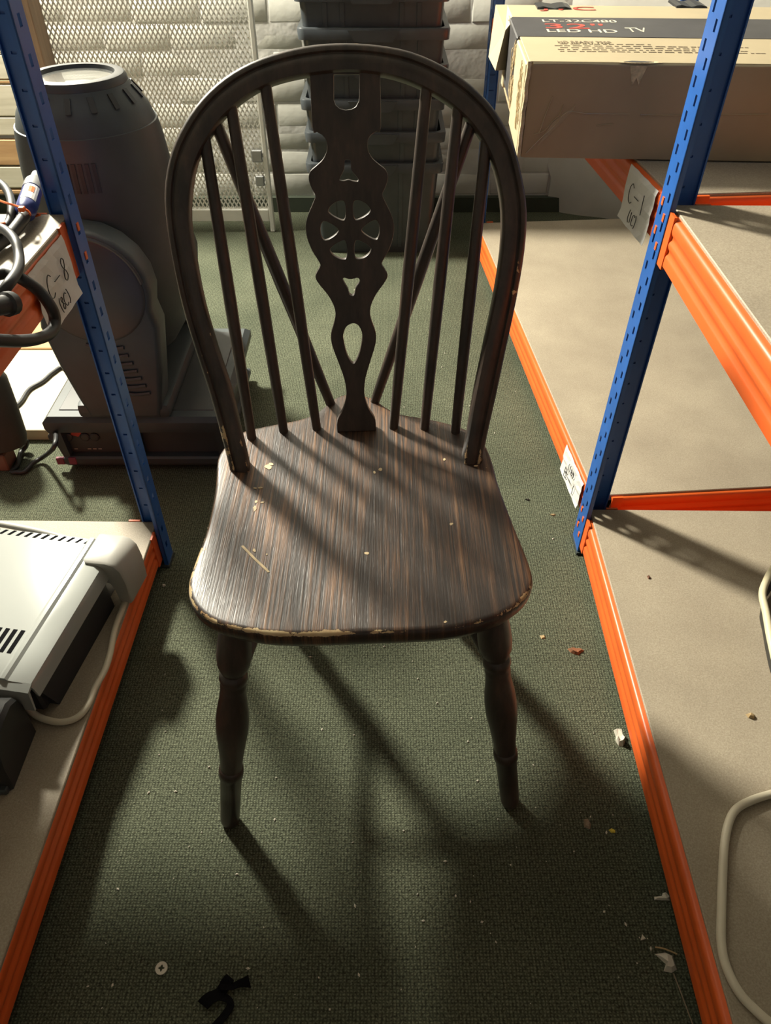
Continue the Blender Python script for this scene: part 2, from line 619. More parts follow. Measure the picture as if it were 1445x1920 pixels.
# paint chips on the seat: flat, following the saddle
wm_ = MB()
def seat_z(p):
    d = (p - ctr)
    best = min(((q - ctr).length for q in ol if (q - ctr).normalized().dot(d.normalized()) > 0.985), default=0.22)
    k = max(0.0, 1 - d.length / best)
    return ZS - 0.007 * k ** 0.7
def chip(pts):
    c = [P(x, y, z=ZS - 0.004) for x, y in pts]
    m_ = sum(c, V((0, 0, 0))) / len(c)
    wm_.loft([[V((p.x, p.y, seat_z(p) - 0.001)) for p in c], [V((p.x, p.y, seat_z(p) + 0.0004)) for p in c]])
rc = random.Random(5)
def speck(x, y, w, h):
    n = 9
    chip([(x + math.cos(2 * math.pi * i / n) * w * rc.uniform(.5, 1), y + math.sin(2 * math.pi * i / n) * h * rc.uniform(.5, 1)) for i in range(n)])
for x, y, w, h in [(503, 876, 8, 6), (508, 872, 7, 3), (478, 917, 5, 2), (488, 916, 7, 2), (480, 942, 3, 3), (478, 955, 4, 7), (492, 943, 5, 2), (687, 1036, 5, 4), (702, 885, 3, 3), (713, 880, 5, 3), (477, 1033, 4, 4), (714, 1160, 7, 2),
                   (438, 942, 5, 2), (846, 983, 4, 3), (833, 863, 3, 3), (905, 882, 11, 3), (893, 877, 8, 2), (834, 1170, 4, 3), (500, 1040, 2, 2)]:
    speck(x, y, w, h)
chip([(452, 1026), (456, 1024), (480, 1048), (500, 1066), (506, 1073), (502, 1074), (478, 1052)])
wo = wm_.build('paint_chips', 'cream_chip', chair)
wo['kind'] = 'stuff'

# bow plane
PL, PR = P(450, 876, z=ZS), P(886, 861, z=ZS)
PT = P(650, 110, z=0.815 * H)
bn = (PR - PL).cross(PT - PL).normalized()
if bn.y > 0:
    bn = -bn                   # towards the camera
BP = (PL, bn)
outer = [(431, 880), (413, 810), (392, 735), (366, 655), (341, 570), (322, 480), (310, 400), (310, 340), (322, 283), (345, 232), (378, 185), (420, 146), (470, 117),
         (530, 96), (590, 84), (650, 81), (710, 85), (770, 97), (830, 123), (885, 161), (930, 210), (961, 268), (978, 330), (987, 395), (983, 470), (968, 560), (948, 655),
         (929, 745), (913, 815), (904, 866)]
inner = [(469, 876), (452, 805), (434, 730), (408, 650), (384, 567), (368, 485), (358, 412), (361, 352), (371, 304), (392, 262), (418, 225), (455, 191), (498, 165),
         (545, 150), (597, 141), (650, 137), (705, 141), (756, 153), (806, 175), (850, 204), (886, 240), (914, 286), (931, 337), (940, 397), (938, 470), (925, 556), (906, 648),
         (888, 737), (876, 808), (866, 861)]
PO = smooth([P(x, y, plane=BP) for x, y in outer], 3)
PI_ = smooth([P(x, y, plane=BP) for x, y in inner], 3)
rings = []
for i, (a_, b_) in enumerate(zip(PO, PI_)):
    c = (a_ + b_) / 2
    e = (a_ - b_)
    hw = e.length / 2 * 0.98
    e.normalize()
    T = 0.011
    prof = [(-1.0, -T), (-1.0, T * 0.55), (-0.88, T * 0.95), (-0.5, T * 1.1), (0.05, T * 1.1), (0.22, T * 0.86), (0.3, T * 0.86), (0.42, T * 1.12), (0.7, T * 1.08), (0.9, T * 0.72), (1.0, T * 0.1), (0.98, -T * 0.6), (0.86, -T), (0, -T)]
    rings.append([c + e * (u * hw) + bn * w for u, w in prof])
rings[0] = [p - V((0, 0, 0.012)) for p in rings[0]]
rings[-1] = [p - V((0, 0, 0.012)) for p in rings[-1]]
bow = MB().loft(rings).build('bow_frame', 'chair', chair, 50)
bow['label'] = 'bent hoop of the chair back with chipped stain'
a = bow.data.attributes.new('wear', 'FLOAT', 'POINT')
nR = len(rings)
for i in range(nR):
    t = i / (nR - 1)
    low = max(0, 1 - min(t, 1 - t) / 0.2)
    for j in range(14):
        a.data[i * 14 + j].value = [0.05, .2, .45, .1, .1, .15, .15, .5, .35, .4, .5, .1, 0, 0][j] * (0.75 + 0.7 * low) + 0.22 * low

# splat with the wheel
SL, SR = P(630, 803, z=ZS), P(700, 801, z=ZS)
ST = P(650, 128, plane=BP) - bn * 0.003
su = (SR - SL).normalized()
sO = (SL + SR) / 2
top_mid = ST
sn = su.cross(ST - SL).normalized()
if sn.y > 0:
    sn = -sn
sv = su.cross(sn).normalized()
if sv.z < 0:
    sv = -sv
SP = (SL, sn)
def s2(px, py):
    p = P(px, py, plane=SP) - sO
    return p.dot(su), p.dot(sv)
left = [(586, 128), (590, 239), (597, 246), (606, 250), (613, 258), (616, 268), (615, 283), (609, 298), (597, 310), (584, 321), (582, 336), (588, 351), (596, 364), (592, 380), (581, 401),
        (575, 420), (577, 443), (586, 467), (597, 486), (602, 497), (595, 509), (592, 519), (599, 532), (613, 549), (624, 568), (628, 585), (626, 602), (621, 624), (622, 645), (633, 676), (644, 708), (648, 739), (641, 766), (631, 786), (630, 806)]
right = [(714, 128), (715, 234), (708, 243), (699, 250), (692, 258), (689, 268), (690, 283), (699, 298), (711, 309), (723, 320), (727, 333), (723, 351), (718, 365), (725, 380), (733, 401),
         (737, 420), (735, 443), (727, 467), (717, 484), (714, 494), (720, 506), (724, 516), (716, 530), (703, 548), (694, 566), (690, 583), (693, 600), (702, 624), (700, 645), (690, 677), (681, 708), (679, 737), (686, 764), (699, 784), (700, 804)]
half = []
for l, r in zip(left, right):
    a2, b2 = s2(*l), s2(*r)
    half.append(((b2[0] - a2[0]) / 2, (a2[1] + b2[1]) / 2))
axis = sum((s2(*l)[0] + s2(*r)[0]) / 2 for l, r in zip(left, right)) / len(left)
hp = smooth([V((x, y, 0)) for x, y in half], 3)
outl = [(axis + p.x, p.y) for p in hp] + [(axis - p.x, p.y) for p in reversed(hp)]
def sm2(pts, res=4):
    return [(p.x, p.y) for p in smooth([V((*s2(*q), 0)) for q in pts], res, True)]
holes = []
holes.append([s2(*q) for q in [(624, 138), (624.5, 188), (628, 198), (636, 205), (648, 208), (660, 206), (668, 201), (674, 190), (675, 180), (675, 138)]])
holes.append(sm2([(645, 299), (651, 297), (658, 299), (659, 308), (660, 318), (668, 328), (673, 336), (670, 341), (660, 340), (653, 338), (644, 340), (635, 338), (637, 330), (643, 318), (644, 308)], 3))
# six openings of the wheel
wl, wrr, wtp, wbt = s2(596, 430), s2(718, 430), s2(656, 369), s2(656, 490)
wc = (axis, (wtp[1] + wbt[1]) / 2)
WR = (wtp[1] - wbt[1]) / 2
def wedge(a0, a1, r0, r1):
    am = (a0 + a1) / 2
    pts = [(am, r0)]
    pts += [(a1 - 0.05, r0 + 0.35 * (r1 - r0)), (a1 - 0.02, r1 * 0.90), (a1 - 0.16, r1), (am, r1 * 1.02), (a0 + 0.16, r1), (a0 + 0.02, r1 * 0.90), (a0 + 0.05, r0 + 0.35 * (r1 - r0))]
    q = [V((wc[0] + math.sin(t) * r, wc[1] + math.cos(t) * r, 0)) for t, r in pts]
    return [(p.x, p.y) for p in smooth(q, 3, True)]
for k in range(6):
    c0 = math.radians(30 + 60 * k)
    holes.append(wedge(c0 - 0.40, c0 + 0.40, WR * 0.34, WR * 0.97))
holes.append(sm2([(641, 522), (645, 518), (653, 520), (661, 520), (670, 518), (675, 522), (675, 529), (668, 539), (666, 549), (661, 554), (654, 551), (651, 541), (645, 531)], 3))
holes.append(sm2([(661, 603), (672, 607), (679, 620), (680, 634), (676, 656), (670, 672), (663, 681), (656, 676), (648, 660), (643, 638), (642, 626), (648, 610)], 3))
me = curve_mesh([outl] + holes, 0.0050, 0.0010, 1)
frame_xf(me, sO, su, sv, -su.cross(sv) if su.cross(sv).y > 0 else su.cross(sv), chair)
sp = link('splat', me, 'chair', chair, smooth_angle=35)
sp['label'] = 'pierced back splat with a spoked wheel cut-out'

# spindles and rear braces
def spindle(t, b, behind=0.0, r=0.0077):
    top = P(*t, plane=BP) - bn * behind
    bot = P(*b, z=ZS) - V((0, 0, 0.008))
    ext = (top - bot).normalized()
    m = MB().lathe(bot, top + ext * 0.012, [(0, r * 0.88), (0.15, r * 0.98), (0.5, r * 1.12), (0.8, r), (1, r * 0.9)], 14)
    return m
for t, b in [((384, 262), (472, 822)), ((434, 205), (532, 809)), ((497, 155), (594, 803)), ((799, 170), (737, 801)), ((858, 208), (795, 803)), ((911, 268), (853, 811))]:
    spindle(t, b).build('spindle', 'chair', chair, 60)
for t, b in [((405, 236), (622, 756)), ((885, 232), (700, 752))]:
    spindle(t, b, 0.010, 0.0082).build('brace_spindle', 'chair', chair, 60)

# legs
fyY = min(fy)                                # seat front edge in chair depth
LEG = [(0.0, .0160), (0.06, .0170), (0.12, .0192), (0.165, .0200), (0.20, .0190), (0.225, .0155), (0.235, .0140), (0.245, .0162), (0.262, .0168), (0.275, .0150), (0.285, .0150), (0.295, .0157), (0.305, .0150),
       (0.34, .0158), (0.40, .0188), (0.45, .0202), (0.50, .0198), (0.57, .0172), (0.64, .0148), (0.69, .0140), (0.695, .0156), (0.715, .0160), (0.735, .0156), (0.74, .0140), (0.85, .0134), (0.965, .0130), (0.985, .0125), (1.0, .0105)]
LEG = [(t, r * 1.10) for t, r in LEG]
legpts = {}
for nm, foot, tx, ty in (('fl', CH_(-(fr - fl).length / 2, 0, 0), -0.155, fyY + 0.062), ('fr', CH_((fr - fl).length / 2, 0, 0), 0.155, fyY + 0.062),
                         ('rl', CH_(-0.150, 0.405, 0), -0.115, 0.300), ('rr', CH_(0.150, 0.405, 0), 0.115, 0.300)):
    top = CH_(tx, ty, ZS - 0.026)
    legpts[nm] = (top, foot)
    MB().lathe(top, foot, LEG, 28).build('leg', 'chair', chair, 40)
def onleg(n, s):
    a, b = legpts[n]
    return a.lerp(b, s)
STR = [(0, .0075), (0.1, .0085), (0.3, .0105), (0.5, .0125), (0.7, .0105), (0.9, .0085), (1, .0075)]
sl0, sl1 = onleg('fl', 0.33), onleg('rl', 0.50)
sr0, sr1 = onleg('fr', 0.33), onleg('rr', 0.50)
MB().lathe(sl0, sl1, STR, 16).build('side_stretcher', 'chair', chair, 50)
MB().lathe(sr0, sr1, STR, 16).build('side_stretcher', 'chair', chair, 50)
MB().lathe(sl0.lerp(sl1, 0.5), sr0.lerp(sr1, 0.5), STR, 16).build('cross_stretcher', 'chair', chair, 50)

# ------------------------------------------------------------------ racking
ZL, ZM, BH = 0.094, 0.692, 0.066
def rack_frame(o, along, side, lean=0.0):
    al = V((along.x, along.y, 0)).normalized()
    dp = V((-al.y, al.x, 0))
    if dp.x * side < 0:
        dp = -dp
    return lambda d, a, z: o + dp * (d + lean * z) + al * a + V((0, 0, z))

def post(name, X, d0, a0, sd, sa, parent, hgt=1.78, wa=0.036, wd=0.040, zoff=0.0):
    """angle post with its corner at (d0, a0); flanges run to +sd (depth) and +sa (along)"""
    T = 0.0022
    m = MB()
    def bx(d, dd, a, aa, z, zz):
        m.box((min(d, dd), min(a, aa), z), (max(d, dd), max(a, aa), zz), X)
    # aisle flange with two staggered rows of slots
    two = wa > 0.05
    cols = [(0.0, wa * 0.22), (wa * 0.36, wa * 0.61), (wa * 0.75, wa)] if two else [(0.0, wa * 0.42), (wa * 0.66, wa)]
    for c0, c1 in cols:
        bx(d0, d0 + sd * T, a0 + sa * c0, a0 + sa * c1, 0.004, hgt)
    for hc, off in ((((wa * 0.22, wa * 0.36), 0.018), ((wa * 0.61, wa * 0.75), 0.0)) if two else (((wa * 0.42, wa * 0.66), 0.0),)):
        z = 0.004
        k = 0
        while z < hgt:
            zt = min(hgt, 0.030 + off + zoff + k * 0.042)
            bx(d0, d0 + sd * T, a0 + sa * hc[0], a0 + sa * hc[1], z, zt)
            z = zt + 0.014
            k += 1
    # end flange with narrow slots
    bx(d0 + sd * T, d0 + sd * 0.014, a0, a0 + sa * T, 0.004, hgt)
    bx(d0 + sd * 0.030, d0 + sd * wd, a0, a0 + sa * T, 0.004, hgt)
    z = 0.004
    k = 0
    while z < hgt:
        zt = min(hgt, 0.040 + zoff + k * 0.042)
        bx(d0 + sd * 0.014, d0 + sd * 0.030, a0, a0 + sa * T, z, zt)
        z = zt + 0.0035
        k += 1
    # backing strip added behind the narrow slots so light does not show through
    bx(d0 + sd * 0.012, d0 + sd * 0.032, a0, a0 - sa * 0.002, 0.004, hgt)
    # folded lips
    bx(d0, d0 + sd * 0.008, a0 + sa * wa, a0 + sa * (wa - T), 0.004, hgt)
    bx(d0 + sd * wd, d0 + sd * (wd - T), a0, a0 + sa * 0.008, 0.004, hgt)
    p = m.build(name, 'blue', parent)
    f = MB()
    f.box((min(d0 - sd * .002, d0 + sd * (wd + .004)), min(a0 - sa * .002, a0 + sa * (wa + .004)), 0.0), (max(d0 - sd * .002, d0 + sd * (wd + .004)), max(a0 - sa * .002, a0 + sa * (wa + .004)), 0.006), X)
    f.build('foot_cap', 'blackp', p)
    return p

BEAM = [(0.020, 0.0), (0.0, 0.0), (0.0, 0.013), (0.0008, 0.016), (0.003, 0.0195), (0.003, 0.0235), (0.0008, 0.027), (0.0, 0.030), (0.0, 0.033), (0.0008, 0.036), (0.003, 0.0395), (0.003, 0.0435), (0.0008, 0.047), (0.0, 0.050), (0.0, 0.060), (0.0015, 0.0640), (0.005, 0.066), (0.020, 0.066),
        (0.020, 0.0635), (0.007, 0.0635), (0.0032, 0.060), (0.0032, 0.050), (0.006, 0.044), (0.006, 0.039), (0.0032, 0.034), (0.0032, 0.029), (0.006, 0.024), (0.006, 0.019), (0.0032, 0.0145), (0.0032, 0.0025), (0.020, 0.0025)]
def beam(X, axis, at, s0, s1, ztop, sgn, parent, name='beam', connectors=True):
    """axis 'a': along the aisle at depth `at`; axis 'd': end beam at a = at; sgn = inward direction"""
    m = MB()
    def ring(s):
        r = []
        for q, z in BEAM:
            d, a = (at + sgn * q, s) if axis == 'a' else (s, at + sgn * q)
            r.append(X(d, a, ztop - BH + z))
        return r
    m.loft([ring(s0), ring(s1)])
    if connectors:
        for s, dr in ((s0, 1), (s1, -1)):
            lo, hi = sorted((s, s + dr * 0.022))
            q0, q1 = sorted((at - sgn * 0.0012, at + sgn * 0.003))
            if axis == 'a':
                m.box((q0, lo, ztop - BH - 0.006), (q1, hi, ztop + 0.004), X)
            else:
                m.box((lo, q0, ztop - BH - 0.006), (hi, q1, ztop + 0.004), X)
    return m.build(name, 'orange', parent, 50)

def shelf(X, d0, d1, a0, a1, ztop, parent):
    m = MB().rbox((d0, a0, ztop - 0.012), (d1, a1, ztop + 0.004), 0.0012, 1, X)
    return m.build('shelf_board', 'board', parent)

def hooks(X, d, alist, zlist, parent):
    for a in alist:
        for z in zlist:
            MB().box((d - 0.0005, a - 0.0035, z - 0.006), (d + 0.0022, a + 0.0035, z + 0.005), X).build('hook_tab', 'orange', parent)

def rack(name, X, L, D, label, group, posts, zoff=0.0, e0=0.003, wa=0.036, wd=0.040, bd=0.0025):
    r = thing(name, X(0, 0, 0), label, 'shelving', group)
    for k, (d, a, sd, sa) in enumerate(posts):
        post('post', X, d, a, sd, sa, r, zoff=zoff, wa=wa if k == 0 else 0.036, wd=wd)
    for zt in (ZL, ZM):
        beam(X, 'a', bd, wa, L - 0.036, zt, 1, r)
        beam(X, 'a', D - 0.0025, 0.036, L - 0.036, zt, -1, r)
        beam(X, 'd', e0, 0.046, D - 0.046, zt, 1, r, 'end_beam')
        beam(X, 'd', L - 0.003, 0.046, D - 0.046, zt, -1, r, 'end_beam')
        shelf(X, 0.012, D - 0.012, e0 + 0.004, L - 0.012, zt, r)
    return r

# near right rack
nr1, nrb = P(1311, 1912, z=ZL - BH), P(1092, 1043, z=ZL - BH)
rdir = (nr1 - nrb).normalized()
nr0 = P(1081, 1038, z=0) - rdir * 0.052
XR = rack_frame(nr0, rdir, 1, 0.017)
LN, DN = 1.50, 0.60
rackR = rack('storage_rack', XR, LN, DN, 'blue and orange boltless rack holding the loop of cream cable', None,
             [(0, 0, 1, 1), (DN, 0, -1, 1), (0, LN, 1, -1), (DN, LN, -1, -1)], e0=0.020, wa=0.052, wd=0.050)
hooks(XR, -0.0008, [0.0354], [ZL - 0.054, ZL - 0.012, ZM - 0.052, ZM - 0.010], rackR)
hooks(XR, -0.0008, [0.0151], [ZL - 0.045, ZL - 0.003, ZM - 0.035, ZM + 0.007], rackR)

# far right rack, turned a few degrees
f0, f1 = P(1051, 870, z=ZL - BH), P(900, 493, z=ZL - BH)
al = V((f0.x - f1.x, f0.y - f1.y, 0)).normalized()
q = P(905, 418, z=ZL)
farY = q.y
farO = f1 + al * ((farY - f1.y) / al.y)
farO.z = 0
XF = rack_frame(farO, al, 1)
LF = (nr0.y + 0.004 - farY) / al.y
DF = 0.60
rackF = thing('storage_rack', farO, 'blue and orange boltless rack carrying the large television carton', 'shelving')
post('post', XF, 0, 0, 1, 1, rackF)
post('post', XF, DF, 0, -1, 1, rackF)
post('post', XF, DF, LF, -1, -1, rackF)
for zt in (ZL, ZM):
    beam(XF, 'a', 0.0025, 0.036, LF - 0.004, zt, 1, rackF)
    beam(XF, 'a', DF - 0.0025, 0.036, LF - 0.036, zt, -1, rackF)
    beam(XF, 'd', 0.003, 0.046, DF - 0.046, zt, 1, rackF, 'end_beam')
    beam(XF, 'd', LF - 0.003, 0.045, DF - 0.046, zt, -1, rackF, 'end_beam')
    shelf(XF, 0.012, DF - 0.012, 0.012, LF - 0.012, zt, rackF)

# left rack
nl0 = P(318, 1000, z=0)
lA, lB = P(304, 1044, z=ZL - BH), P(17, 1919, z=ZL - BH)
ldir = (lB - lA).normalized()
nl0 = lA - ldir * ((lA - P(313, 1063, z=0)).length * 0 + 0.0)
lp = P(313, 1063, z=0)                       # near foot corner of the far post
lo_ = lA + ldir * ((lp - lA).dot(ldir)) - ldir * 0.036
XL = rack_frame(V((lo_.x + 0.009, lo_.y, 0)), ldir, -1)
rackL = rack('storage_rack', XL, 1.50, DN, 'blue and orange boltless rack holding the white panel heater', None,
             [(0, 0, 1, 1), (DN, 0, -1, 1), (0, 1.50, 1, -1), (DN, 1.50, -1, -1)], zoff=0.012, bd=0.0105)
hooks(XL, -0.0008, [0.0195], [ZM - 0.05, ZM - 0.008], rackL)

# paper labels with handwriting
def paper(X, d, a0, a1, z0, z1, parent, strokes, flip, lift=0.0):
    """label on a beam face; reading direction is +a if flip is 1 else -a"""
    m = MB()
    n = 8
    rows = [(z0, 0.0035), (z0 + (z1 - z0) * .15, 0.0012), (z0 + (z1 - z0) * .4, 0.0), (z0 + (z1 - z0) * .55, 0.0015), (z0 + (z1 - z0) * .7, 0.0), (z0 + (z1 - z0) * .9, 0.0), (z1, -0.002)]
    rows = [(z, o) for z, o in rows]
    for s, off in ((0, 0.0), (1, 0.0004)):
        for z, o in rows:
            for i in range(n + 1):
                a = a0 + (a1 - a0) * i / n
                m.v.append(X(d - o - off - 0.0006 * math.sin(i * 2.1 + z * 200), a, z))
    R = len(rows)
    K = R * (n + 1)
    for s in (0, 1):
        for r in range(R - 1):
            for i in range(n):
                a = s * K + r * (n + 1) + i
                m.f.append((a, a + 1, a + n + 2, a + n + 1))
    o = m.build('paper_label', 'paper', parent)
    o['label'] = 'white paper shelf label with handwriting'
    ink = MB()
    for st in strokes:
        pts = []
        for u, v in st:
            a = a0 + (a1 - a0) * u if flip == 1 else a1 - (a1 - a0) * u
            pts.append(X(d - 0.0048 + (0.001 if v > 0.2 else 0), a, z0 + (z1 - z0) * v))
        ink.tube(pts, 0.0007, 6, 5 if len(st) > 2 else 2)
    ink.build('handwriting', 'ink', o)
    return o

def ch(c, x, y, w, h):
    """strokes of a handwritten character in a box"""
    g = {'C': [[(0.95, .85), (.6, 1), (.2, .8), (.05, .45), (.2, .1), (.6, 0), (.95, .12)]],
         '8': [[(.8, .85), (.5, 1), (.2, .85), (.35, .6), (.7, .4), (.85, .15), (.5, 0), (.2, .15), (.3, .4), (.65, .6), (.8, .85)]],
         'B': [[(.2, 1), (.2, 0)], [(.2, 1), (.7, .9), (.75, .65), (.25, .52), (.8, .4), (.85, .1), (.2, 0)]],
         '-': [[(0, .5), (1, .5)]], '1': [[(.5, 1), (.5, 0)]],
         '(': [[(.7, 1.1), (.35, .8), (.3, .3), (.7, -.1)]], ')': [[(.3, 1.1), (.65, .8), (.7, .3), (.3, -.1)]]}[c]
    return [[(x + a * w, y + b * h) for a, b in s] for s in g]

def writing(main, sub, top=True):
    st = []
    y1, y2 = (0.42, 0.12) if top else (0.12, 0.60)
    for c, x, w in zip(main, (0.22, 0.42, 0.66), (0.15, 0.16, 0.14)):
        st += ch(c, x, y1, w, 0.36)
    for c, x, w in zip(sub, (0.36, 0.42, 0.50, 0.60), (0.06, 0.07, 0.09, 0.06)):
        st += ch(c, x, y2, w, 0.2)
    return st

def along(X, px, py, d):
    """distance along a rack's aisle face at a pixel"""
    o0, oa, oz = X(d, 0, 0), X(d, 1, 0), X(d, 0, 1)
    n = (oa - o0).cross(oz - o0).normalized()
    p = P(px, py, plane=(o0, n))
    return (p - o0).dot((oa - o0).normalized()), p.z
a1_, z_ = along(XF, 1224, 395, 0)
a0_, z_ = along(XF, 1176, 340, 0)
paper(XF, -0.001, a0_, min(a1_, LF - 0.012), ZM - 0.084, ZM + 0.001, rackF, writing('C-1', '(1C)'), 1)
a1_, z_ = along(XF, 1088, 930, 0)
a0_, z_ = along(XF, 1056, 862, 0)
paper(XF, -0.001, a0_, min(a1_, LF - 0.012), ZL - BH - 0.004, ZL - 0.002, rackF, writing('B-1', '(1B)', False), 1)
a0_, z_ = along(XL, 131, 455, 0)
a1_, z_ = along(XL, 70, 530, 0)
paper(XL, 0.007, a0_, a1_, ZM - 0.090, ZM - 0.004, rackL, writing('C-8', '(8C)'), -1)

# ------------------------------------------------------------------ television carton on the far rack
zb = ZM + 0.005
b0 = P(968, 297, z=zb)
b1 = P(1445, 305, z=zb)
bx_ = (b1 - b0)
bx_.z = 0
bx_.normalize()
by_ = V((-bx_.y, bx_.x, 0))
bh = P(995, 118, y=b0.y).z - zb
dep = 0.50
BL = 0.82
XB = lambda u, v, w: b0 + bx_ * u + by_ * v + V((0, 0, w))
box = thing('television_carton', b0, 'battered brown cardboard television carton overhanging the rack shelf', 'box')
m = MB().rbox((0.006, 0.0, 0.0), (BL, dep, bh), 0.006, 2, XB)
m.build('carton_body', 'card', box, 40)
z = bh
MB().rbox((0.004, 0.004, z - 0.0008), (BL - 0.004, dep - 0.002, z + 0.0016), 0.0006, 1, XB).build('top_panel', 'cardtop', box)
# printed band across the top and down the end
def vv(py):
    p = P(1060, py, z=zb + bh + 0.002)
    return (p - b0).dot(by_)
band0, band1 = vv(69), vv(33)
MB().box((0.002, band0, z + 0.0014), (BL - 0.004, band1, z + 0.0024), XB).build('printed_band', 'print', box)
# left end: flaps
MB().rbox((-0.001, 0.006, 0.004), (0.007, band0 - 0.004, bh - 0.002), 0.002, 1, XB).build('end_flap', 'cardtop', box)
MB().rbox((-0.0015, band0, 0.03), (0.006, band1, bh + 0.001), 0.002, 1, XB).build('end_band', 'print', box)
MB().rbox((-0.003, band1 + 0.004, 0.02), (0.006, dep - 0.1, bh - 0.001), 0.002, 1, XB).build('end_flap', 'cardtop', box)
MB().hexa([XB(*q) for q in [(-0.022, dep - 0.17, bh * .42), (0.0, dep - 0.15, bh * .40), (0.004, dep - 0.002, bh * .3), (-0.026, dep - 0.004, bh * .35), (-0.010, dep - 0.17, bh * 0.9), (0.004, dep - 0.16, bh + 0.001), (0.004, dep - 0.002, bh + 0.002), (-0.020, dep - 0.004, bh + 0.002)]]).build('loose_flap', 'cardtop', box)
random.seed(11)
tm = MB()
for k in range(46):   # torn, fibrous strip on the band end and the near flap
    v0 = random.uniform(band0 - 0.02, band0 + 0.04) if k < 26 else random.uniform(0.015, 0.06)
    w0 = random.uniform(0.03, bh * 0.75)
    tm.tube([XB(-0.0025, v0, w0), XB(-0.004, v0 + random.uniform(-.006, .006), w0 + 0.015), XB(-0.0025, v0 + random.uniform(-.008, .008), w0 + random.uniform(.02, .035))], 0.0009, 4, 2)
tm.build('torn_fibres', 'torn', box)['kind'] = 'stuff'
# corner crease / wear
for (uu, w) in ((0.0, 0), ):
    MB().tube([XB(0.003, 0.002, k * bh / 8 + 0.002) + V((random.uniform(-.001, .001), random.uniform(-.001, .001), 0)) for k in range(9)], 0.0035, 6, 2).build('worn_corner', 'torn', box)
MB().tube([XB(0.01 + (BL - .02) * k / 12, 0.003, bh - 0.0015 + random.uniform(-.0008, .0008)) for k in range(13)], 0.0028, 6, 2).build('worn_edge', 'cardtop', box)
# split at the front edge
us = (P(1192, 112, z=zb + bh) - b0).dot(bx_)
MB().prism([(us - .024, .004), (us - .01, .012), (us + .008, .010), (us + .022, .006), (us + .01, .002), (us - .006, .0015)], 0.0006, lambda u, v, w: XB(u, v, bh + 0.0018 + w)).build('split', 'print', box)
MB().prism([(us - .032, .002), (us - .018, .012), (us + .004, .015), (us + .032, .010), (us + .034, .003), (us + .012, -.001), (us - .012, -.001)], 0.0005, lambda u, v, w: XB(u, v, bh + 0.0013 + w)).build('split_margin', 'torn', box)
MB().prism([(us - .014, bh - .002), (us - .006, bh - .03), (us - .001, bh - .018), (us + .004, bh - .028), (us + .012, bh - .002)], 0.0008, lambda u, v, w: XB(u, -0.0008 + w, v)).build('split_margin', 'torn', box)
# clear tape on the front
MB().box((0.0, -0.0006, bh * 0.34), (BL - 0.01, 0.0002, bh * 0.66), XB).build('packing_tape', 'cleart', box) if False else None
cr = MB()
def fp(px, py):
    p = P(px, py, plane=(b0, by_))
    return XB((p - b0).dot(bx_), -0.0006, p.z - zb)
for pts in ([(985, 288), (1010, 262), (1040, 235), (1062, 210), (1100, 213), (1180, 214)], [(1010, 250), (1022, 215), (1036, 180)], [(1000, 252), (1020, 245), (1036, 226), (1048, 216), (1056, 196)], [(1118, 235), (1150, 232)], [(1200, 215), (1300, 216), (1440, 214)]):
    cr.tube([fp(*q) for q in pts], 0.0009, 5, 3)
cr.build('tape_crease', 'cleart', box)
MB().prism([(px, py) for px, py in [(0.03, bh * .12), (0.08, bh * .52), (0.085, bh * .6), (0.05, bh * .4)]], 0.0004, lambda u, v, w: XB(u, -0.0005 + w, v)).build('tape_patch', 'cleart', box)
# print
def put_text(body, px0, py0, px1, size_y, mat, mirror=False, space=1.0):
    zz = zb + bh + 0.0026
    p0, p1 = P(px0, py0, z=zz), P(px1, py0, z=zz)
    w = (p1 - p0).length
    me = text_mesh(body, 1.0, 1.0, 0.0002, space)
    xs = [v.co.x for v in me.vertices]
    ys = [v.co.y for v in me.vertices]
    x0, x1, y0, y1 = min(xs), max(xs), min(ys), max(ys)
    for v in me.vertices:
        v.co.x = (v.co.x - x0) / (x1 - x0) * w
        v.co.y = (v.co.y - y0) / (y1 - y0) * size_y
    frame_xf(me, p0, bx_, by_, V((0, 0, 1)), box)
    return link('lettering', me, mat, box)
def dv(pya, pyb):
    return vv(pyb) - vv(pya)
put_text('LT-32C480', 1018, 41, 1156, dv(41, 36.5), 'pwhite')
put_text('32"', 1024, 53, 1135, dv(53, 44), 'pred')
put_text('LED HD', 1027, 60, 1158, dv(60, 54.5), 'pwhite')
put_text('TV', 1178, 60, 1216, dv(60, 52), 'pwhite')
put_text('JVC', 1012, 20, 1118, dv(20, 12), 'pred')
put_text('HD READY 720P', 1046, 80, 1145, dv(80, 76.5), 'pgrey')
sp_ = MB()
for row, (py, x0, x1) in enumerate([(82.5, 1050, 1224), (86, 1040, 1400), (89.5, 1050, 1330), (93, 1046, 1400), (96.5, 1050, 1430)]):
    v0 = vv(py)
    u = (P(x0, py, z=zb + bh + .002) - b0).dot(bx_)
    ue = min((P(x1, py, z=zb + bh + .002) - b0).dot(bx_), BL - 0.03)
    while u < ue:
        w = random.uniform(0.004, 0.016)
        hgt = 0.0045
        for hh in (0, hgt * 0.8):
            sp_.box((u, v0 + hh, bh + 0.0014), (u + w, v0 + hh + 0.0012, bh + 0.0020), XB)
        for q_ in (0, w * .5):
            sp_.box((u + q_, v0, bh + 0.0014), (u + q_ + 0.0012, v0 + hgt, bh + 0.0020), XB)
        u += w + random.uniform(0.002, 0.006)
sp_.build('small_print', 'pgrey', box)
